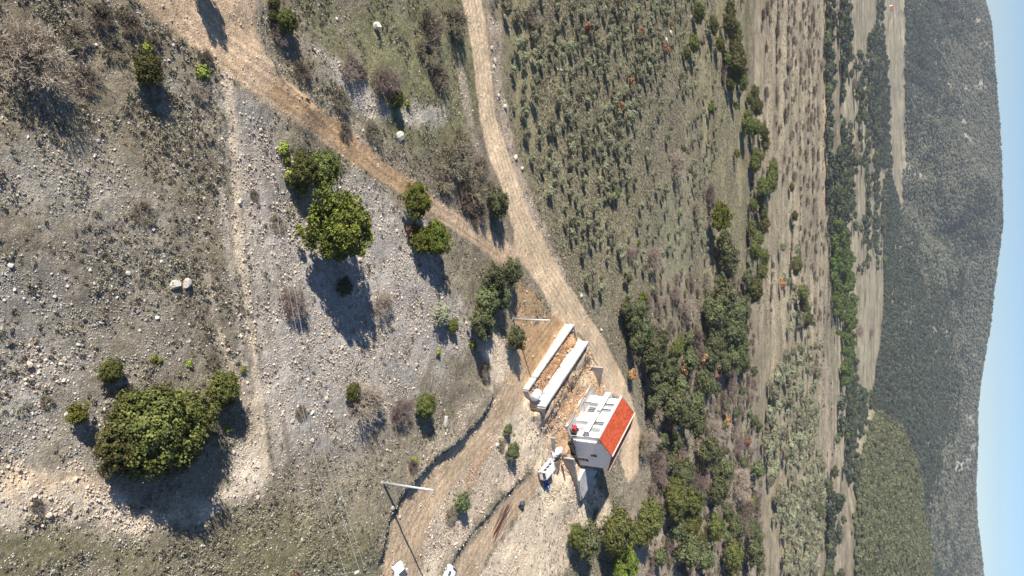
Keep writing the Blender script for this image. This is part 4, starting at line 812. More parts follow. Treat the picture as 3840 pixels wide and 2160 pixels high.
def window(x, z0, z1, wd, leafs, shut=None, y=0.0):
    w_ = MB()
    f = .07
    w_.box(x - wd / 2, x - wd / 2 + f, y, y + .07, z0, z1).box(x + wd / 2 - f, x + wd / 2, y, y + .07, z0, z1).box(x - wd / 2 + f, x + wd / 2 - f, y, y + .07, z0, z0 + f).box(x - wd / 2 + f, x + wd / 2 - f, y, y + .07, z1 - f, z1)
    for k in range(1, leafs): cx = x - wd / 2 + wd * k / leafs; w_.box(cx - .03, cx + .03, y, y + .065, z0 + f, z1 - f)
    o = w_.obj('window', M_FRAME, house)
    MB().box(x - wd / 2 + f * .5, x + wd / 2 - f * .5, y, y + .025, z0 + f * .5, z1 - f * .5).obj('pane', M_GLASS, o)
    if shut:
        s = MB()
        for a, c in shut:
            s.box(a - c / 2, a - c / 2 + .05, y + .075, y + .125, z0, z1).box(a + c / 2 - .05, a + c / 2, y + .075, y + .125, z0, z1)
            n = 18
            for i in range(n): zz = z0 + (z1 - z0) * i / n; s.box(a - c / 2 + .05, a + c / 2 - .05, y + .08, y + .115, zz + .02, zz + .10)
        s.obj('shutter', M_SHUT, o)
    return o
window(2.5, 3.55, 5.75, 1.15, 2, [(2.22, .55), (2.80, .55)]); window(4.55, 3.55, 5.75, 1.1, 2, [(4.02, .22)]); window(8.6, 3.55, 5.75, 1.05, 2, [(8.35, .5)]); window(10.3, 3.55, 5.75, 1.05, 2, [(10.05, .5)])
window(2.4, .9, 2.4, 1.2, 2, [(2.4, 1.1)]); window(8.4, .5, 2.3, 1.7, 3)
def gable_window(y, z0, z1, wd, leafs=1):
    o = MB().box(-.06, 0, y - wd / 2, y - wd / 2 + .07, z0, z1).box(-.06, 0, y + wd / 2 - .07, y + wd / 2, z0, z1).box(-.06, 0, y - wd / 2 + .07, y + wd / 2 - .07, z0, z0 + .07).box(-.06, 0, y - wd / 2 + .07, y + wd / 2 - .07, z1 - .07, z1).obj('window', mat('grey_frame', (.25, .26, .28), .6), house)
    p = MB().box(-.02, 0, y - wd / 2 + .03, y + wd / 2 - .03, z0 + .03, z1 - .03)
    for k in range(1, leafs): zc = z0 + (z1 - z0) * k / leafs
    p.obj('pane', M_GLASS, o)
    for k in range(1, leafs): zc = z0 + (z1 - z0) * k / leafs; MB().box(-.055, -.02, y - wd / 2 + .07, y + wd / 2 - .07, zc - .04, zc + .04).obj('glazing_bar', M_FRAME, o)
gable_window(-4.5, 3.5, 4.9, .68); gable_window(-6.0, .4, 2.6, .9, 3)
bal = MB().box(.47, LN + .3, 0, 1.35, 3.15, 3.38).obj('balcony', M_WHITE, house)
for a, b_ in ((.5, 6.35), (7.1, LN + .27)): MB().box(a, b_, 1.19, 1.33, 3.38, 4.3).obj('parapet', M_WHITE, bal)
MB().box(.5, .64, .0, 1.19, 3.38, 4.3).obj('parapet', M_WHITE, bal); MB().box(LN + .13, LN + .27, 0, 1.19, 3.38, 4.3).obj('parapet', M_WHITE, bal)
rl = MB()
for i in range(6): rl.tube((6.4 + .14 * i, 1.26, 3.38), (6.4 + .14 * i, 1.26, 4.25), .018, n=5)
rl.tube((6.35, 1.26, 4.27), (7.1, 1.26, 4.27), .025, n=5); rl.obj('railing', M_STEEL, bal)
MB().box(.47, LN + .3, .02, 1.18, 3.383, 3.40).obj('balcony_floor', mat('balcony_tile', (.45, .45, .45), .8), bal)
bay = MB().prism([(3.6, .0), (6.2, .0), (6.2, 1.15), (3.6, 1.15)], 'z', -.3, 3.15).obj('porch_bay', M_WHITE, house)
MB().prism([(9.4, .0), (11.7, .0), (11.7, 1.1), (9.4, 1.1)], 'z', -.3, 3.15).obj('porch_bay', M_WHITE, house)
ter = MB().box(-.2, LN + .6, 0, 2.6, -.6, .12).obj('terrace_slab', M_CONC2, house); MB().box(-.2, LN + .6, 2.602, 2.75, -.6, .34).obj('kerb', M_CONC, ter)
for z in (3.3,): MB().tube((0.2, .07, .1), (.2, .07, 3.1), .05, n=8).obj('downpipe', M_FRAME, house)

# ------------------------------------------------------------------ retaining walls
def wallrun(name, P, Q, z0, z1, th, base, m, label, parts=0):
    P = Vector((*P, 0)); Q = Vector((*Q, 0)); d = (Q - P); L = d.length; e = empty(name, (P.x, P.y, base), math.atan2(d.y, d.x), label, 'wall'); e['kind'] = 'thing'
    seg = max(1, round(L / 2.6)); body = MB()
    for i in range(seg):
        a = L * i / seg + (.012 if i else 0); b = L * (i + 1) / seg - (.012 if i < seg - 1 else 0); ha = z0 + (z1 - z0) * a / L - base; hb = z0 + (z1 - z0) * b / L - base
        MB().hexa([(a, -th / 2, 0), (b, -th / 2, 0), (b, th / 2, 0), (a, th / 2, 0), (a, -th / 2, ha), (b, -th / 2, hb), (b, th / 2, hb), (a, th / 2, ha)]).obj('panel', m, e)
    return e
wallrun('retaining_wall', W1[0], W1[1], -1.9, -1.95, .32, -6.6, M_CONC, 'low white retaining wall along the dug earth nearest the junction pole')
wallrun('retaining_wall', W2[0], W2[1], .12, .08, .36, -4.2, M_CONC, 'longest white retaining wall between the red earth strip and the house')
def off(P, Q, t, s=0): P = np.array(P); Q = np.array(Q); return tuple(P + (Q - P) * t)
d12 = np.array([.853, .522])
wallrun('retaining_wall', tuple(np.array(W1[0]) + d12 * .17), tuple(np.array(W2[0]) - d12 * .19), -1.98, -2.3, .3, -6.5, M_CONC2, 'short grey end wall closing the red earth strip at its far end')
wallrun('retaining_wall', tuple(np.array(W1[1]) + d12 * .17), tuple(np.array(W2[1]) - d12 * .19), -2.02, -2.2, .3, -6.5, M_CONC2, 'short grey end wall beside the white water tank')
a_ = np.array(off(W1[1], W1[0], .125)) + d12 * .17; b_ = np.array(off(W2[1], W2[0], .125)) - d12 * .19
wallrun('retaining_wall', tuple(a_), tuple(a_ + (b_ - a_) * .45), -2.05, -2.2, .18, -6.0, M_CONC2, 'thin partition wall between the water tank bay and the red earth')
wallrun('retaining_wall', tuple(np.array(W2[0]) + d12 * .2), (16.6, 134.2), .08, -3.4, .3, -7, M_CONC2, 'sloping grey wing wall at the far end of the lower retaining wall')
wallrun('retaining_wall', tuple(np.array(W2[1]) + d12 * .2), (26.0, 117.6), .05, -2.6, .3, -7, M_CONC2, 'sloping grey wing wall at the near end of the lower retaining wall')
wallrun('retaining_wall', lvl(1517.6, 924.2, -.4), tuple(np.array(lvl(1517.6, 924.2, -.4)) + d12 * 4.6), -.4, -2.2, .35, -7, M_CONC2, 'short dark wall standing off the far corner of the house')
wallrun('retaining_wall', WR[0], WR[1], -.9, -3.2, .34, -7, M_CONC2, 'long grey wing wall behind the parked van, sloping down beside the gable')
rp = [(*lvl(*((1900 + a / 4.83) * .6708, (1650 + b / 4.83) * .6708), z), z) for a, b, z in ((1430, 520, -1.5), (1645, 555, -1.5), (1530, 775, -2.2), (1385, 1065, -3.1), (1345, 1000, -3.0), (1315, 740, -2.2))]
tag(MB().prism([p[:2] for p in rp], 'z', 0, 1).obj('ramp', M_CONC), 'white concrete ramp at the rear of the gable, half in the house shadow', 'ramp')
for i_, v in enumerate(bpy.data.objects['ramp'].data.vertices): v.co.z = -6.5 if i_ < 6 else rp[i_ - 6][2]
ws = lvl(*(lambda x, y: ((1900 + x / 1.932) * .6708, (1150 + y / 1.932) * .6708))(352, 952), -1.8)
wallrun('retaining_wall', ws, (ws[0] + 3.6, ws[1] + 2.0), -1.8, -3.0, .28, -6, M_CONC2, 'short grey wall stub next to the heap of white sheeting')
# steel rods leaning on the lower wall
w2a = np.array(W2[1]); w2d = np.array(W2[0]) - w2a
for t in (.16, .30, .42, .50, .56, .67, .78, .88):
    p = w2a + w2d * t - d12 * (.9 + rnd.uniform(-.2, .3)); q = w2a + w2d * (t + rnd.uniform(-.02, .02)) - d12 * .22
    b = MB().tube((p[0], p[1], gz(*p) - .1), (q[0], q[1], -1.5 + rnd.uniform(-.4, .4)), .03, n=6).tube((p[0], p[1] + .05, gz(*p) - .1), (q[0] + .25, q[1] + .1, -1.7), .025, n=5)
    tag(b.obj('steel_rod', M_RUST), 'bent rusty rods leaning from the trench soil onto the lower white wall', 'rod', 'rusty rods against the lower wall')

# ------------------------------------------------------------------ site clutter
def on(px, py, h=0): return at(px, py, h)
Zz = lambda x, y: ((1900 + x / 1.932) * .6708, (1150 + y / 1.932) * .6708)          # first site survey sheet
Z3 = lambda x, y: ((1900 + x / 4.83) * .6708, (1650 + y / 4.83) * .6708)             # second site survey sheet
tx, ty = np.array(off(W1[1], W1[0], .055)) + d12 * 2.0
tank = empty('water_tank', (tx, ty, -1.45), math.radians(120), 'white horizontal water tank lying in the walled bay at the near end of the walls', 'tank')
tb = MB(); prof = [(-1.15, .12), (-1.12, .45), (-1.0, .68), (-.8, .78), (-.78, .82), (-.6, .82), (-.58, .78), (-.1, .78), (-.08, .82), (.08, .82), (.10, .78), (.58, .78), (.60, .82), (.78, .82), (.80, .78), (1.0, .68), (1.12, .45), (1.15, .12)]; n = 24
V = [(x, r * math.cos(2 * math.pi * i / n), r * math.sin(2 * math.pi * i / n)) for x, r in prof for i in range(n)]
tb.add(V, [(k * n + i, k * n + (i + 1) % n, (k + 1) * n + (i + 1) % n, (k + 1) * n + i) for k in range(len(prof) - 1) for i in range(n)] + [tuple(range(n)), tuple(range(len(V) - n, len(V)))])
tb.obj('tank_body', M_TARP, tank, smooth=False); MB().tube((0, 0, .78), (0, 0, .95), .22, n=14).obj('lid', M_FRAME, tank); MB().box(-.8, -.6, -.6, .6, -1.3, -.62).box(.6, .8, -.6, .6, -1.3, -.62).obj('saddle', M_CONC2, tank)

# van
pA = unproj([Z3(548, 560)])[0]; pB = unproj([Z3(572, 728)])[0]; cR = (pA + pB) / 2; hd = np.array([-.36, .933]); cv = cR + hd * 2.35
van = empty('minivan', (cv[0], cv[1], gz(*cv)), math.atan2(hd[1], hd[0]), 'white parked minivan with ribbed roof beside the wing wall', 'van')
L2, Wd = 2.35, .93
vb = MB(); side = [(-L2, .38), (-L2 - .02, .9), (-L2 + .06, 1.15), (-L2 + .2, 1.9), (1.25, 1.92), (1.75, 1.25), (2.3, 1.05), (2.38, .4)]
def xw(z): return Wd if z < 1.15 else Wd - .14 * (z - 1.15) / .75
nS = len(side); vb.add([(x, xw(z), z) for x, z in side] + [(x, -xw(z), z) for x, z in side], [tuple(range(nS)), tuple(range(2 * nS - 1, nS - 1, -1))] + [(i, nS + i, nS + (i + 1) % nS, (i + 1) % nS) for i in range(nS)])
vb.obj('body', M_CAR, van, bevel=.045)
rb = MB()
for i in range(5): y = -.5 + .25 * i; rb.box(-1.9, .95, y - .05, y + .05, 1.9, 1.955)
rb.obj('roof_rib', M_CAR, van)
def panel(name, pts, m, par, th=.012):                             # thin raised panel from 4 corner points
    p = [Vector(q) for q in pts]; nr = (p[1] - p[0]).cross(p[3] - p[0]).normalized() * th
    return MB().hexa([q - nr * 2 for q in p] + [q + nr for q in p]).obj(name, m, par)
for s in (1, -1):
    for a, c in ((-1.95, -1.05), (-.95, -.05), (.05, .85)):
        panel('side_window', [(a, s * xw(1.2), 1.2), (c, s * xw(1.2), 1.2), (c, s * xw(1.72), 1.72), (a + .05, s * xw(1.72), 1.72)][::s], M_GLASS, van, .02)
    MB().box(1.0, 1.15, s * .93 - .02 if s > 0 else -1.12, 1.12 if s > 0 else -.91, 1.15, 1.38).obj('mirror', M_BLACK, van, bevel=.02)
    panel('tail_light', [(-2.33, s * .86, .75), (-2.33, s * .72, .75), (-2.33, s * .72, 1.1), (-2.33, s * .86, 1.1)][::-s], M_TAIL, van, .05)
    panel('headlight', [(2.36, s * .85, .72), (2.36, s * .55, .72), (2.33, s * .55, .95), (2.33, s * .85, .95)][::s], M_LIGHT, van, .03)
panel('rear_window', [(-2.28, .72, 1.2), (-2.28, -.72, 1.2), (-2.19, -.66, 1.74), (-2.19, .66, 1.74)], M_GLASS, van, .03)
panel('windscreen', [(1.72, -.74, 1.3), (1.72, .74, 1.3), (1.32, .68, 1.83), (1.32, -.68, 1.83)], M_GLASS, van, .03)
panel('number_plate', [(-2.36, .26, .62), (-2.36, -.26, .62), (-2.36, -.26, .74), (-2.36, .26, .74)], M_FRAME, van, .02)
MB().box(-2.47, -2.33, -.86, .86, .36, .55).obj('bumper', mat('grey_plastic', (.16, .16, .16), .6), van, bevel=.03)
def wheel(x, y, par, r=.31):
    s = 1 if y > 0 else -1; o = MB().tube((x, y - s * .2, r), (x, y + s * .012, r), r, n=20).obj('wheel', M_TYRE, par); MB().tube((x, y, r), (x, y + s * .03, r), r * .6, n=14).obj('rim', M_STEEL, o)
for x in (-1.5, 1.5):
    for y in (.94, -.94): wheel(x, y, van)

# white cars cut by the bottom edge
def car(px, py, head, label):
    p = on(px, py); e = empty('parked_car', p, head, label, 'car'); b = MB()
    # sections along x: (x, half width at sill, z sill, half width at belt, z belt)
    sec = [(-2.05, .72, .32, .70, .78), (-1.9, .82, .25, .80, .96), (-1.2, .87, .22, .84, .98), (0, .88, .22, .85, .96), (.9, .87, .22, .84, .95), (1.5, .85, .22, .78, .86), (1.95, .76, .26, .66, .70), (2.1, .60, .34, .55, .58)]
    V = []; 
    for x, a, z0, c, z1 in sec: V += [(x, -a, z0), (x, -a * 1.02, (z0 + z1) / 2), (x, -c, z1), (x, -c * .5, z1 + .045), (x, c * .5, z1 + .045), (x, c, z1), (x, a * 1.02, (z0 + z1) / 2), (x, a, z0)]
    b.add(V, [(8 * k + i, 8 * k + (i + 1) % 8, 8 * k + 8 + (i + 1) % 8, 8 * k + 8 + i) for k in range(len(sec) - 1) for i in range(8)] + [tuple(range(8)), tuple(range(len(V) - 8, len(V)))])
    b.obj('body', M_CAR, e, smooth=True)
    c = MB(); s2 = [(-1.85, .74, .9, .55, 1.12), (-1.35, .78, .93, .60, 1.44), (-.6, .80, .93, .62, 1.5), (.05, .80, .93, .60, 1.47), (1.0, .76, .93, .62, .98)]; V = []
    for x, a, z0, q, z1 in s2: V += [(x, -a, z0), (x, -q, z1), (x, 0, z1 + .03), (x, q, z1), (x, a, z0)]
    c.add(V, [(5 * k + i, 5 * k + i + 1, 5 * k + 6 + i, 5 * k + 5 + i) for k in range(4) for i in range(4)] + [tuple(range(5)), tuple(range(20, 25))]); c.obj('cabin', M_CAR, e, smooth=True)
    panel('windscreen', [(.93, -.66, 1.03), (.93, .66, 1.03), (.14, .54, 1.46), (.14, -.54, 1.46)], M_GLASS, e, .03); panel('rear_window', [(-1.83, .58, 1.13), (-1.83, -.58, 1.13), (-1.42, -.54, 1.42), (-1.42, .54, 1.42)], M_GLASS, e, .03)
    for s in (1, -1):
        for a, d in ((-1.2, -.42), (-.34, .42)): panel('side_window', [(a, s * .79, 1.0), (d, s * .79, 1.0), (d - (.25 if d > 0 else 0), s * .64, 1.39), (a + (.12 if a < -1 else 0), s * .64, 1.39)][::s], M_GLASS, e, .02)
        MB().box(.52, .72, *(sorted((s * .86, s * 1.08))), .96, 1.13).obj('mirror', M_CAR, e, bevel=.03)
        panel('headlight', [(1.83, s * .78, .66), (2.03, s * .52, .60), (1.98, s * .5, .72), (1.76, s * .76, .80)][::-s], M_LIGHT, e, .03); panel('tail_light', [(-1.99, s * .72, .72), (-2.03, s * .5, .72), (-2.0, s * .5, .9), (-1.95, s * .74, .9)][::s], M_TAIL, e, .03)
        for x in (-1.28, 1.3): wheel(x, s * .89, e, .32)
    MB().box(1.92, 2.16, -.70, .70, .26, .60).obj('bumper', mat('grey_plastic', (.16, .16, .16), .6), e, bevel=.03); return e
car(998, 1449, math.atan2(-.10, -.99) + .16, 'white car facing up the access road, cut by the bottom edge')
car(1116, 1456, math.radians(-28) + math.radians(-10), 'white car parked with its tail to the site track, cut by the bottom edge')

# lamp poles, cable, power lines, lattice arm
def lamp_pole(px, py, h, label, lean):
    p = on(px, py); e = empty('utility_pole', p, 0, label, 'pole'); t = Vector((lean[0], lean[1], h))
    MB().tube((0, 0, -.3), t, .19, .11, 12).obj('mast', M_STEEL, e, smooth=True); MB().tube((0, 0, -.2), (0, 0, .08), .34, .30, 12).obj('footing', M_CONC2, e)
    MB().tube(t - Vector((.0, .0, .12)), t - Vector((-.55, .1, .10)), .035, n=8).obj('bracket', M_STEEL, e); MB().tube(t, t + Vector((0, 0, .06)), .13, n=12).obj('cap', M_STEEL, e)
    MB().tube(t + Vector((.5, -.09, -.1)), t + Vector((.5, -.09, .08)), .05, n=8).obj('insulator', M_BLACK, e); return Vector(p) + t + Vector((.5, -.09, -.05))
tA = lamp_pole(963, 1215, 8.0, 'slim pale pole standing on the bank over the access road', (-.30, .05)); tB = lamp_pole(1290, 803, 7.5, 'slim pale pole rising beside the dug earth at the road junction', (0, 0))
def wire(name, A, B, sag, r, m, label, cat, n=40, t0=0, t1=1, group=None):
    b = MB(); A = Vector(A); B = Vector(B); P = []
    for i in range(n + 1): t = t0 + (t1 - t0) * i / n; p = A.lerp(B, t); p.z -= 4 * sag * t * (1 - t); P.append(p)
    for p, q in zip(P[:-1], P[1:]): b.tube(p, q, r, n=5, cap=False)
    return tag(b.obj(name, m), label, cat, group)
wire('cable', tA, tB, .7, .022, M_CABLE, 'thin black cable strung between the two pale poles', 'cable'); wire('cable', tA, Vector((40, 55, tA.z - 2.5)), .8, .022, M_CABLE, 'thin black cable from the bank pole down over the access road', 'cable')
for (p0, p1, z0, z1, sg, lab) in [((612, 0), (870, 1449), 19.6, 18.0, 1.9, 'left bare wire of the power line crossing the slope'), ((649, 0), (908, 1445), 19.6, 18.0, 2.6, 'middle bare wire of the power line crossing the slope'), ((665, 0), (917, 1428), 19.6, 18.0, 2.6, 'right bare wire of the power line crossing the slope')]:
    A = lvl(*p0, z0); B = lvl(*p1, z1); wire('power_line', (*A, z0), (*B, z1), sg, .018, M_WIRE, lab, 'wire', 60, -.25, 1.0)
M0 = Vector((29.5, 45.5, 2.2)); M1 = Vector((29.5, 45.5, 19.0)); tip = Vector((*lvl(738, 1440, 17.5), 17.5)); el = lvl(852, 1450, 17.5)
py_ = empty('lattice_pylon', M0, 0, 'rust red lattice pylon arm entering at the bottom edge', 'pylon')
def lattice(A, B, wa, wb, up, n, r=.05):
    b = MB(); d = (B - A).normalized(); u = Vector(up).normalized(); s = d.cross(u).normalized(); u = s.cross(d)
    def ring(t): c = A.lerp(B, t); w_ = (wa + (wb - wa) * t) / 2; return [c + u * w_ + s * w_, c + u * w_ - s * w_, c - u * w_ - s * w_, c - u * w_ + s * w_]
    for i in range(n):
        a = ring(i / n); c = ring((i + 1) / n)
        for k in range(4): b.tube(a[k], c[k], r, n=4); b.tube(a[k], c[(k + 1) % 4], r * .6, n=4); b.tube(a[k], a[(k + 1) % 4], r * .6, n=4)
    return b
lattice(M0 - M0, M1 - M0, 1.5, .8, (1, 0, 0), 12).obj('mast', M_RUST, py_); lattice(M1 - Vector((0, 0, 1.2)) - M0, tip - M0, 1.0, .35, (0, 0, 1), 6, .045).obj('arm', M_RUST, py_); lattice(M1 - Vector((0, 0, 1.2)) - M0, Vector((*lvl(842, 1447, 17.5), 17.5)) - M0, 1.0, .25, (0, 0, 1), 5, .045).obj('arm', M_RUST, py_)
ins = MB(); ip = Vector((*lvl(897, 1440, 17.6), 17.6)) - M0
for k in range(5): ins.tube(ip + Vector((-.02, .11 * k - .2, 0)), ip + Vector((-.02, .11 * k - .14, 0)), .13, .09, 12)
ins.obj('insulator', M_FRAME, py_); MB().tube(ip + Vector((0, .35, 0)), Vector((*lvl(842, 1447, 17.5), 17.5)) - M0, .02, n=5).obj('stay', M_WIRE, py_)
lp = on(1233, 22); e = empty('steel_lattice', lp, 0, 'small grey steel lattice standing beside the gravel road at the top edge', 'lattice'); lattice(Vector((0, 0, 0)), Vector((-1.9, .3, 1.0)), .9, .8, (0, 1, .3), 4, .035).obj('frame', mat('dark_steel', (.12, .12, .12), .6), e)

# debris, tools and materials around the house
def heap(name, px, py, R, H, m, label, cat, seed, sq=(1, 1), amp=.35):
    p = on(px, py); r = np.random.default_rng(seed); g = 26; V = []; F = []
    for i in range(g):
        for j in range(g):
            u = (i / (g - 1) * 2 - 1); v = (j / (g - 1) * 2 - 1); q = math.sqrt(u * u + v * v); X = u * R * sq[0]; Y = v * R * sq[1]
            hgt = max(0, 1 - q * q) * H * (1 + amp * 2 * float(fbm(np.array([X * 1.0 + seed]), np.array([Y]), 1.5, 3, seed)[0])); V.append((X, Y, hgt - .08))
    for i in range(g - 1):
        for j in range(g - 1): F.append((i * g + j, (i + 1) * g + j, (i + 1) * g + j + 1, i * g + j + 1))
    b = MB(); b.add(V, F); o = b.obj(name, m); o.location = p; return tag(o, label, cat)
o = heap('sheeting_heap', *Z3(925, 210), 1.5, .7, M_TARP, 'crumpled heap of white sheeting behind the van', 'sheeting', 5, (.7, 1.35), .8); o.rotation_euler.z = .3
def sticks(name, px, py, n, L, r, ang, spread, m, label, cat, seed, box=True, h=0.05, lift=.5):
    rr_ = random.Random(seed); p = on(px, py); e = empty(name, p, 0, label, cat)
    for i in range(n):
        a = ang + rr_.uniform(-spread, spread); l = L * rr_.uniform(.6, 1.1); c = Vector((rr_.uniform(-.5, .5) * lift * 1.6, rr_.uniform(-.5, .5) * lift * 1.6, h + .09 * (i // 3))); d = Vector((math.cos(a), math.sin(a), rr_.uniform(-.03, .05))) * l / 2; s = d.cross(Vector((0, 0, 1))).normalized() * r; u = Vector((0, 0, r * .5))
        A, B = c - d, c + d
        MB().hexa([A - s - u, B - s - u, B + s - u, A + s - u, A - s + u, B - s + u, B + s + u, A + s + u]).obj('plank' if box else 'rod', m, e)
    return e
sticks('plank_pile', *Z3(905, 420), 14, 3.2, .10, math.radians(-15), .45, M_DWOOD, 'dark weathered planks and battens tumbled behind the van', 'planks', 1, lift=1.0)
sticks('plank_pile', *Z3(1030, 620), 4, 3.6, .10, math.radians(8), .2, M_DWOOD, 'few dark beams lying on rubble below the wing wall', 'planks', 2)
sticks('plank_pile', *Z3(165, 1265), 6, 2.4, .10, math.radians(25), .15, M_WOOD, 'pale new planks fanned beside the red steel bars', 'planks', 3)
sticks('plank_pile', *Z3(245, 1310), 3, 1.0, .12, math.radians(110), .1, M_WOOD, 'short pale boards next to the fanned planks', 'planks', 31)
sticks('steel_bars', 1255, 1312, 16, 7.5, .035, math.radians(133), .05, M_RUST, 'long bundle of rusty reinforcing bars along the site track', 'bars', 4, False, lift=.8)
sticks('steel_bars', *Zz(243, 895), 2, 1.8, .09, math.radians(170), .1, M_DWOOD, 'dark beam stub lying on pale rubble above the van', 'beam', 41)
def pallet(px, py, ang, m, label, n=5, s=1.1):
    p = on(px, py); e = empty('pallet', p, ang, label, 'pallet')
    for i in range(n): y = -s / 2 + s * (i + .5) / n; MB().box(-s / 2, s / 2, y - .075, y + .075, .12, .145).obj('slat', m, e)
    for x in (-s / 2 + .06, 0, s / 2 - .06): MB().box(x - .05, x + .05, -s / 2, s / 2, .0, .118).obj('bearer', m, e)
pallet(1264, 1350, .6, M_WOOD, 'single wooden pallet on rubble below the steel bars')
# blue crates in the van's shadow
for i, (dx, dy) in enumerate(((690, 760), (720, 845))):
    p = on(*Z3(dx, dy)); e = empty('crate', p, .4, ['blue plastic crate close behind the van, in its shadow', 'blue plastic crate further out in the van shadow'][i], 'crate'); b = MB(); s = .45
    b.box(-s, s, -s, s, 0, .04); b.obj('base', M_BLUE, e)
    for k, (x0, x1, y0, y1) in enumerate(((-s, -s + .04, -s, s), (s - .04, s, -s, s), (-s + .041, s - .041, -s, -s + .04), (-s + .041, s - .041, s - .04, s))): MB().box(x0, x1, y0, y1, .041, .5).obj('side', M_BLUE, e)
    MB().tube((-.15, 0, .05), (-.15, 0, .45), .1, n=8).tube((.15, .1, .05), (.15, .1, .45), .1, n=8).obj('bottle', M_FRAME, e)
p = on(*Z3(578, 935)); tag(MB().box(-.35, .35, -1.0, 1.0, .02, .10).obj('board', mat('grey_board', (.48, .47, .42), .85)), 'grey flat board lying at the edge of the van shadow', 'board'); bpy.data.objects['board'].location = p; bpy.data.objects['board'].rotation_euler = (0, .12, math.radians(-35))
p = on(*Z3(890, 560)); o = tag(MB().box(-.8, .8, -.5, .5, .02, .08).obj('sheet_panel', mat('fibre_sheet', (.40, .39, .37), .85)), 'grey fibre sheet tucked between van and dark planks', 'sheet'); o.location = p; o.rotation_euler = (.08, 0, .9)
# generator and drums by the house corner
g_ = on(*Zz(478, 912)); gen = empty('generator', (g_[0], g_[1], g_[2]), HR, 'black machine with a red lid beside the near front corner of the house', 'machine')
MB().box(-.75, .75, -.5, .8, .15, 1.2).obj('housing', M_BLACK, gen, bevel=.05); MB().tube((-.5, 1.25, .75), (.55, 1.25, .75), .42, n=18).obj('drum', M_RED, gen); MB().box(-.3, .3, -.2, .3, 1.2, 1.26).obj('hatch', mat('dull_grey', (.3, .3, .3), .6), gen)
for x in (-.6, .6): MB().box(x - .06, x + .06, -.5, 1.5, 0, .149).obj('skid', M_BLACK, gen)
hs_ = MB(); prev = None
for i in range(14): t = i / 13; q = Vector((-.75 - 1.1 * math.sin(t * 2.6), -.9 + 1.9 * t - .3, 1.0 - .85 * t * t)); hs_ = hs_.tube(prev, q, .055, n=6) if prev else hs_; prev = q
hs_.obj('hose', M_BLACK, gen)
y_ = on(*Zz(507, 862)); sk = empty('sack', y_, .5, 'yellow sack slumped on the terrace edge by the machine', 'sack'); sb = rock_mesh('sack_body', 77, M_YEL, 2, .6); o = link('sack_body', sb, sk); o.scale = (.55, .42, .45); MB().box(-.1, .1, -.08, .08, .2, .5).obj('neck', M_WOOD, sk, bevel=.03)
# concrete mixer tipped over by the planks
mp_ = on(*Z3(240, 1150)); mx = empty('cement_mixer', mp_, math.radians(38), 'small tipped cement mixer with dark drum and yellow motor beside the planks', 'mixer')
pr = [(-.5, .18), (-.35, .42), (0, .5), (.3, .42), (.55, .24)]; n = 18; b = MB(); V = [(.4 * 0 + r * math.cos(2 * math.pi * i / n), x, .52 + r * math.sin(2 * math.pi * i / n)) for x, r in pr for i in range(n)]
b.add(V, [(k * n + i, k * n + (i + 1) % n, (k + 1) * n + (i + 1) % n, (k + 1) * n + i) for k in range(4) for i in range(n)] + [tuple(range(n))]); b.obj('drum', mat('dark_drum', (.05, .06, .09), .6), mx)
MB().box(.42, .75, -.25, .25, .25, .6).obj('motor', M_YEL, mx, bevel=.04); fr = MB().tube((.1, -.6, .06), (1.9, -.5, .10), .05, n=6).tube((.1, .3, .06), (1.9, .1, .12), .05, n=6).tube((.3, -.6, .08), (.3, .35, .08), .045, n=6).tube((1.5, -.52, .1), (1.5, .14, .1), .045, n=6); fr.obj('frame', M_BLACK, mx)
MB().tube((-.1, -.75, .28), (-.1, -.63, .28), .28, n=16).obj('wheel', M_TYRE, mx); heap('cement_spill', *Z3(255, 1205), .7, .16, M_TARP, 'white cement spill on the ground below the tipped mixer', 'spill', 9)
# broken blocks and near-black scrap timber in the gap beside the gable
sticks('plank_pile', *Zz(470, 1010), 14, 3.0, .19, math.radians(25), .5, mat('dark_scrap_wood', (.045, .038, .034), .9, var=.4), 'dark scrap timber filling the gap below the gable, upper end', 'planks', 6, lift=.9)
sticks('plank_pile', *Zz(500, 1085), 14, 2.6, .19, math.radians(40), .7, mat('dark_scrap_wood', (.045, .038, .034), .9), 'dark scrap timber filling the gap below the gable, lower end', 'planks', 7, lift=1.0)
for i, (q, l) in enumerate((((700, 640), 0), ((560, 700), 1))): pass
for i, (a, c) in enumerate((((0.5, 3.6), (4.3, 3.4)), ((5.0, 3.3), (9.5, 3.7)), ((9.0, 3.2), (13.4, 3.5)))):
    b = MB().tube((a[0], a[1], .5), (c[0], c[1], .55), .09, n=4); o = b.obj('scaffold_board', M_WOOD); o.location = (*HO, HB); o.rotation_euler = (0, 0, HR); tag(o, ['long pale batten along the terrace edge, nearest the machine', 'long pale batten along the middle of the terrace edge', 'long pale batten along the far end of the terrace edge'][i], 'batten')
bm_ = MB().tube((7.9, 2.2, .2), (7.6, 2.9, 2.6), .07, n=6); o = bm_.obj('mast', M_DWOOD); o.name = 'post'; o.location = (*HO, HB); o.rotation_euler = (0, 0, HR); tag(o, 'dark leaning post in front of the far porch bay', 'post')

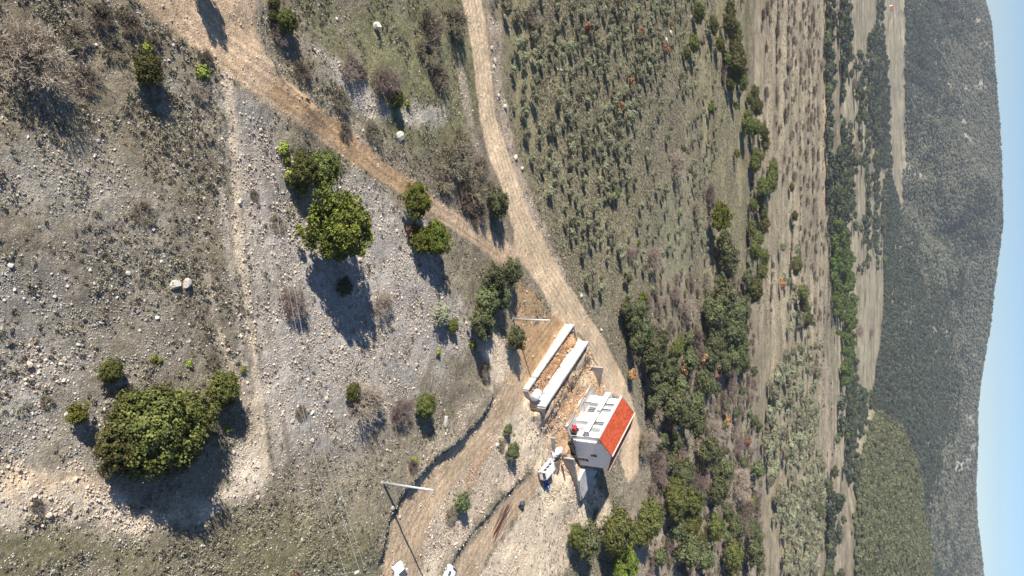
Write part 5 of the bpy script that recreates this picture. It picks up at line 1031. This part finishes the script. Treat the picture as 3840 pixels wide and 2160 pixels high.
# ------------------------------------------------------------------ boulders and far house
M_BOULDER = foliage('cream_boulder', (.46, .42, .35), (.60, .55, .46), .9, .08)
BO = [(440, 718, 13.5, 'left of the two big cream boulders on the grey slope', 1.0), (467, 713, 13.5, 'right of the two big cream boulders on the grey slope', 1.0), (945, 66, 11, 'pale pointed boulder standing alone in the upper green field', 1.7), (1006, 343, 13, 'flat pale boulder half buried in the field below the orange track', .5),
      (1243, 154, 7, 'pale boulder on the right edge of the gravel road, topmost of the row', .9), (1236, 120, 5, 'small boulder above the topmost of the gravel road row', .9), (1242, 168, 5, 'small boulder touching the topmost of the gravel road row', .9), (1254, 241, 6, 'pale boulder on the gravel road edge above the white one', .9), (1270, 270, 7, 'white boulder in the olives just off the gravel road', .9), (1296, 396, 7, 'long boulder lower down the gravel road edge', .8), (1312, 424, 6, 'lowest pale boulder of the gravel road row', .9),
      (1674, 104, 9, 'white rock pile among dark scrub in the old field, lower part', .7), (1686, 82, 7, 'white rock above the lower pile in the old field', .8), (1738, 46, 7, 'white rock left of the top evergreens', .9), (1572, 259, 8, 'white rock under the orange shrub at the orchard end', .7), (1411, 178, 5, 'lone white stone between the olive rows', .8), (786, 1038, 6, 'cream stone on the slope above its neighbour, right of the footpath', .9), (784, 1108, 6, 'cream stone on the slope, right of the footpath, lower one', .9), (988, 1277, 6, 'round pale boulder on the inner edge of the access road bend', .9), (1049, 915, 4, 'pale stone in the field over the dry bank', .9), (1006, 1300, 5, 'pale stone on the verge left of the access road bend', .9),
      (1250, 1118, 6, 'broken pink boulder at the rim of the rubble', .8), (1120, 1060, 13, 'grey bedrock slab exposed on the bank above the access road', .4), (1462, 742, 6, 'cream boulder on the outer rim of the gravel road', .8), (1512, 830, 5, 'cream boulder on the outer rim above the belt trees', .8), (1590, 940, 6, 'cream boulder on the outer rim beside a rusty shrub', .9)]
for i, (px, py, r, lab, hs) in enumerate(BO):
    p = on(px, py); R = r * depth_of(*p) / FOC; o = link('boulder', rock_mesh('boulder', 900 + i, M_BOULDER, 3 if i < 2 else 2, .85, .028 if i < 2 else .10)); o.location = (p[0], p[1], p[2] + R * .1); o.scale = (R * 1.1, R * 1.1, R * hs); o.rotation_euler = (0, 0, rnd.uniform(0, 6)); tag(o, lab, 'rock')
fp = on(2238, 22); fh = empty('far_house', fp, .5, 'distant white cottage with orange roof in the valley near the top edge', 'house')
MB().prism([(-4.5, -1), (4.5, -1), (4.5, 4.6), (0, 7), (-4.5, 4.6)], 'x', -6, 6).obj('wall', M_WHITE, fh)
for s in (1, -1): MB().hexa([(-6.4, 0, 7.05), (6.4, 0, 7.05), (6.4, s * 5.1, 4.35), (-6.4, s * 5.1, 4.35), (-6.4, 0, 7.35), (6.4, 0, 7.35), (6.4, s * 5.1, 4.65), (-6.4, s * 5.1, 4.65)]).obj('roof', M_TILE, fh)
for x in (-3.5, 0, 3.5): MB().box(x - .6, x + .6, -4.56, -4.5, 1.2, 2.8).obj('window', M_GLASS, fh)
for y in (-2, 2): MB().box(-6.06, -6, y - .6, y + .6, 1.2, 2.8).obj('window', M_GLASS, fh)
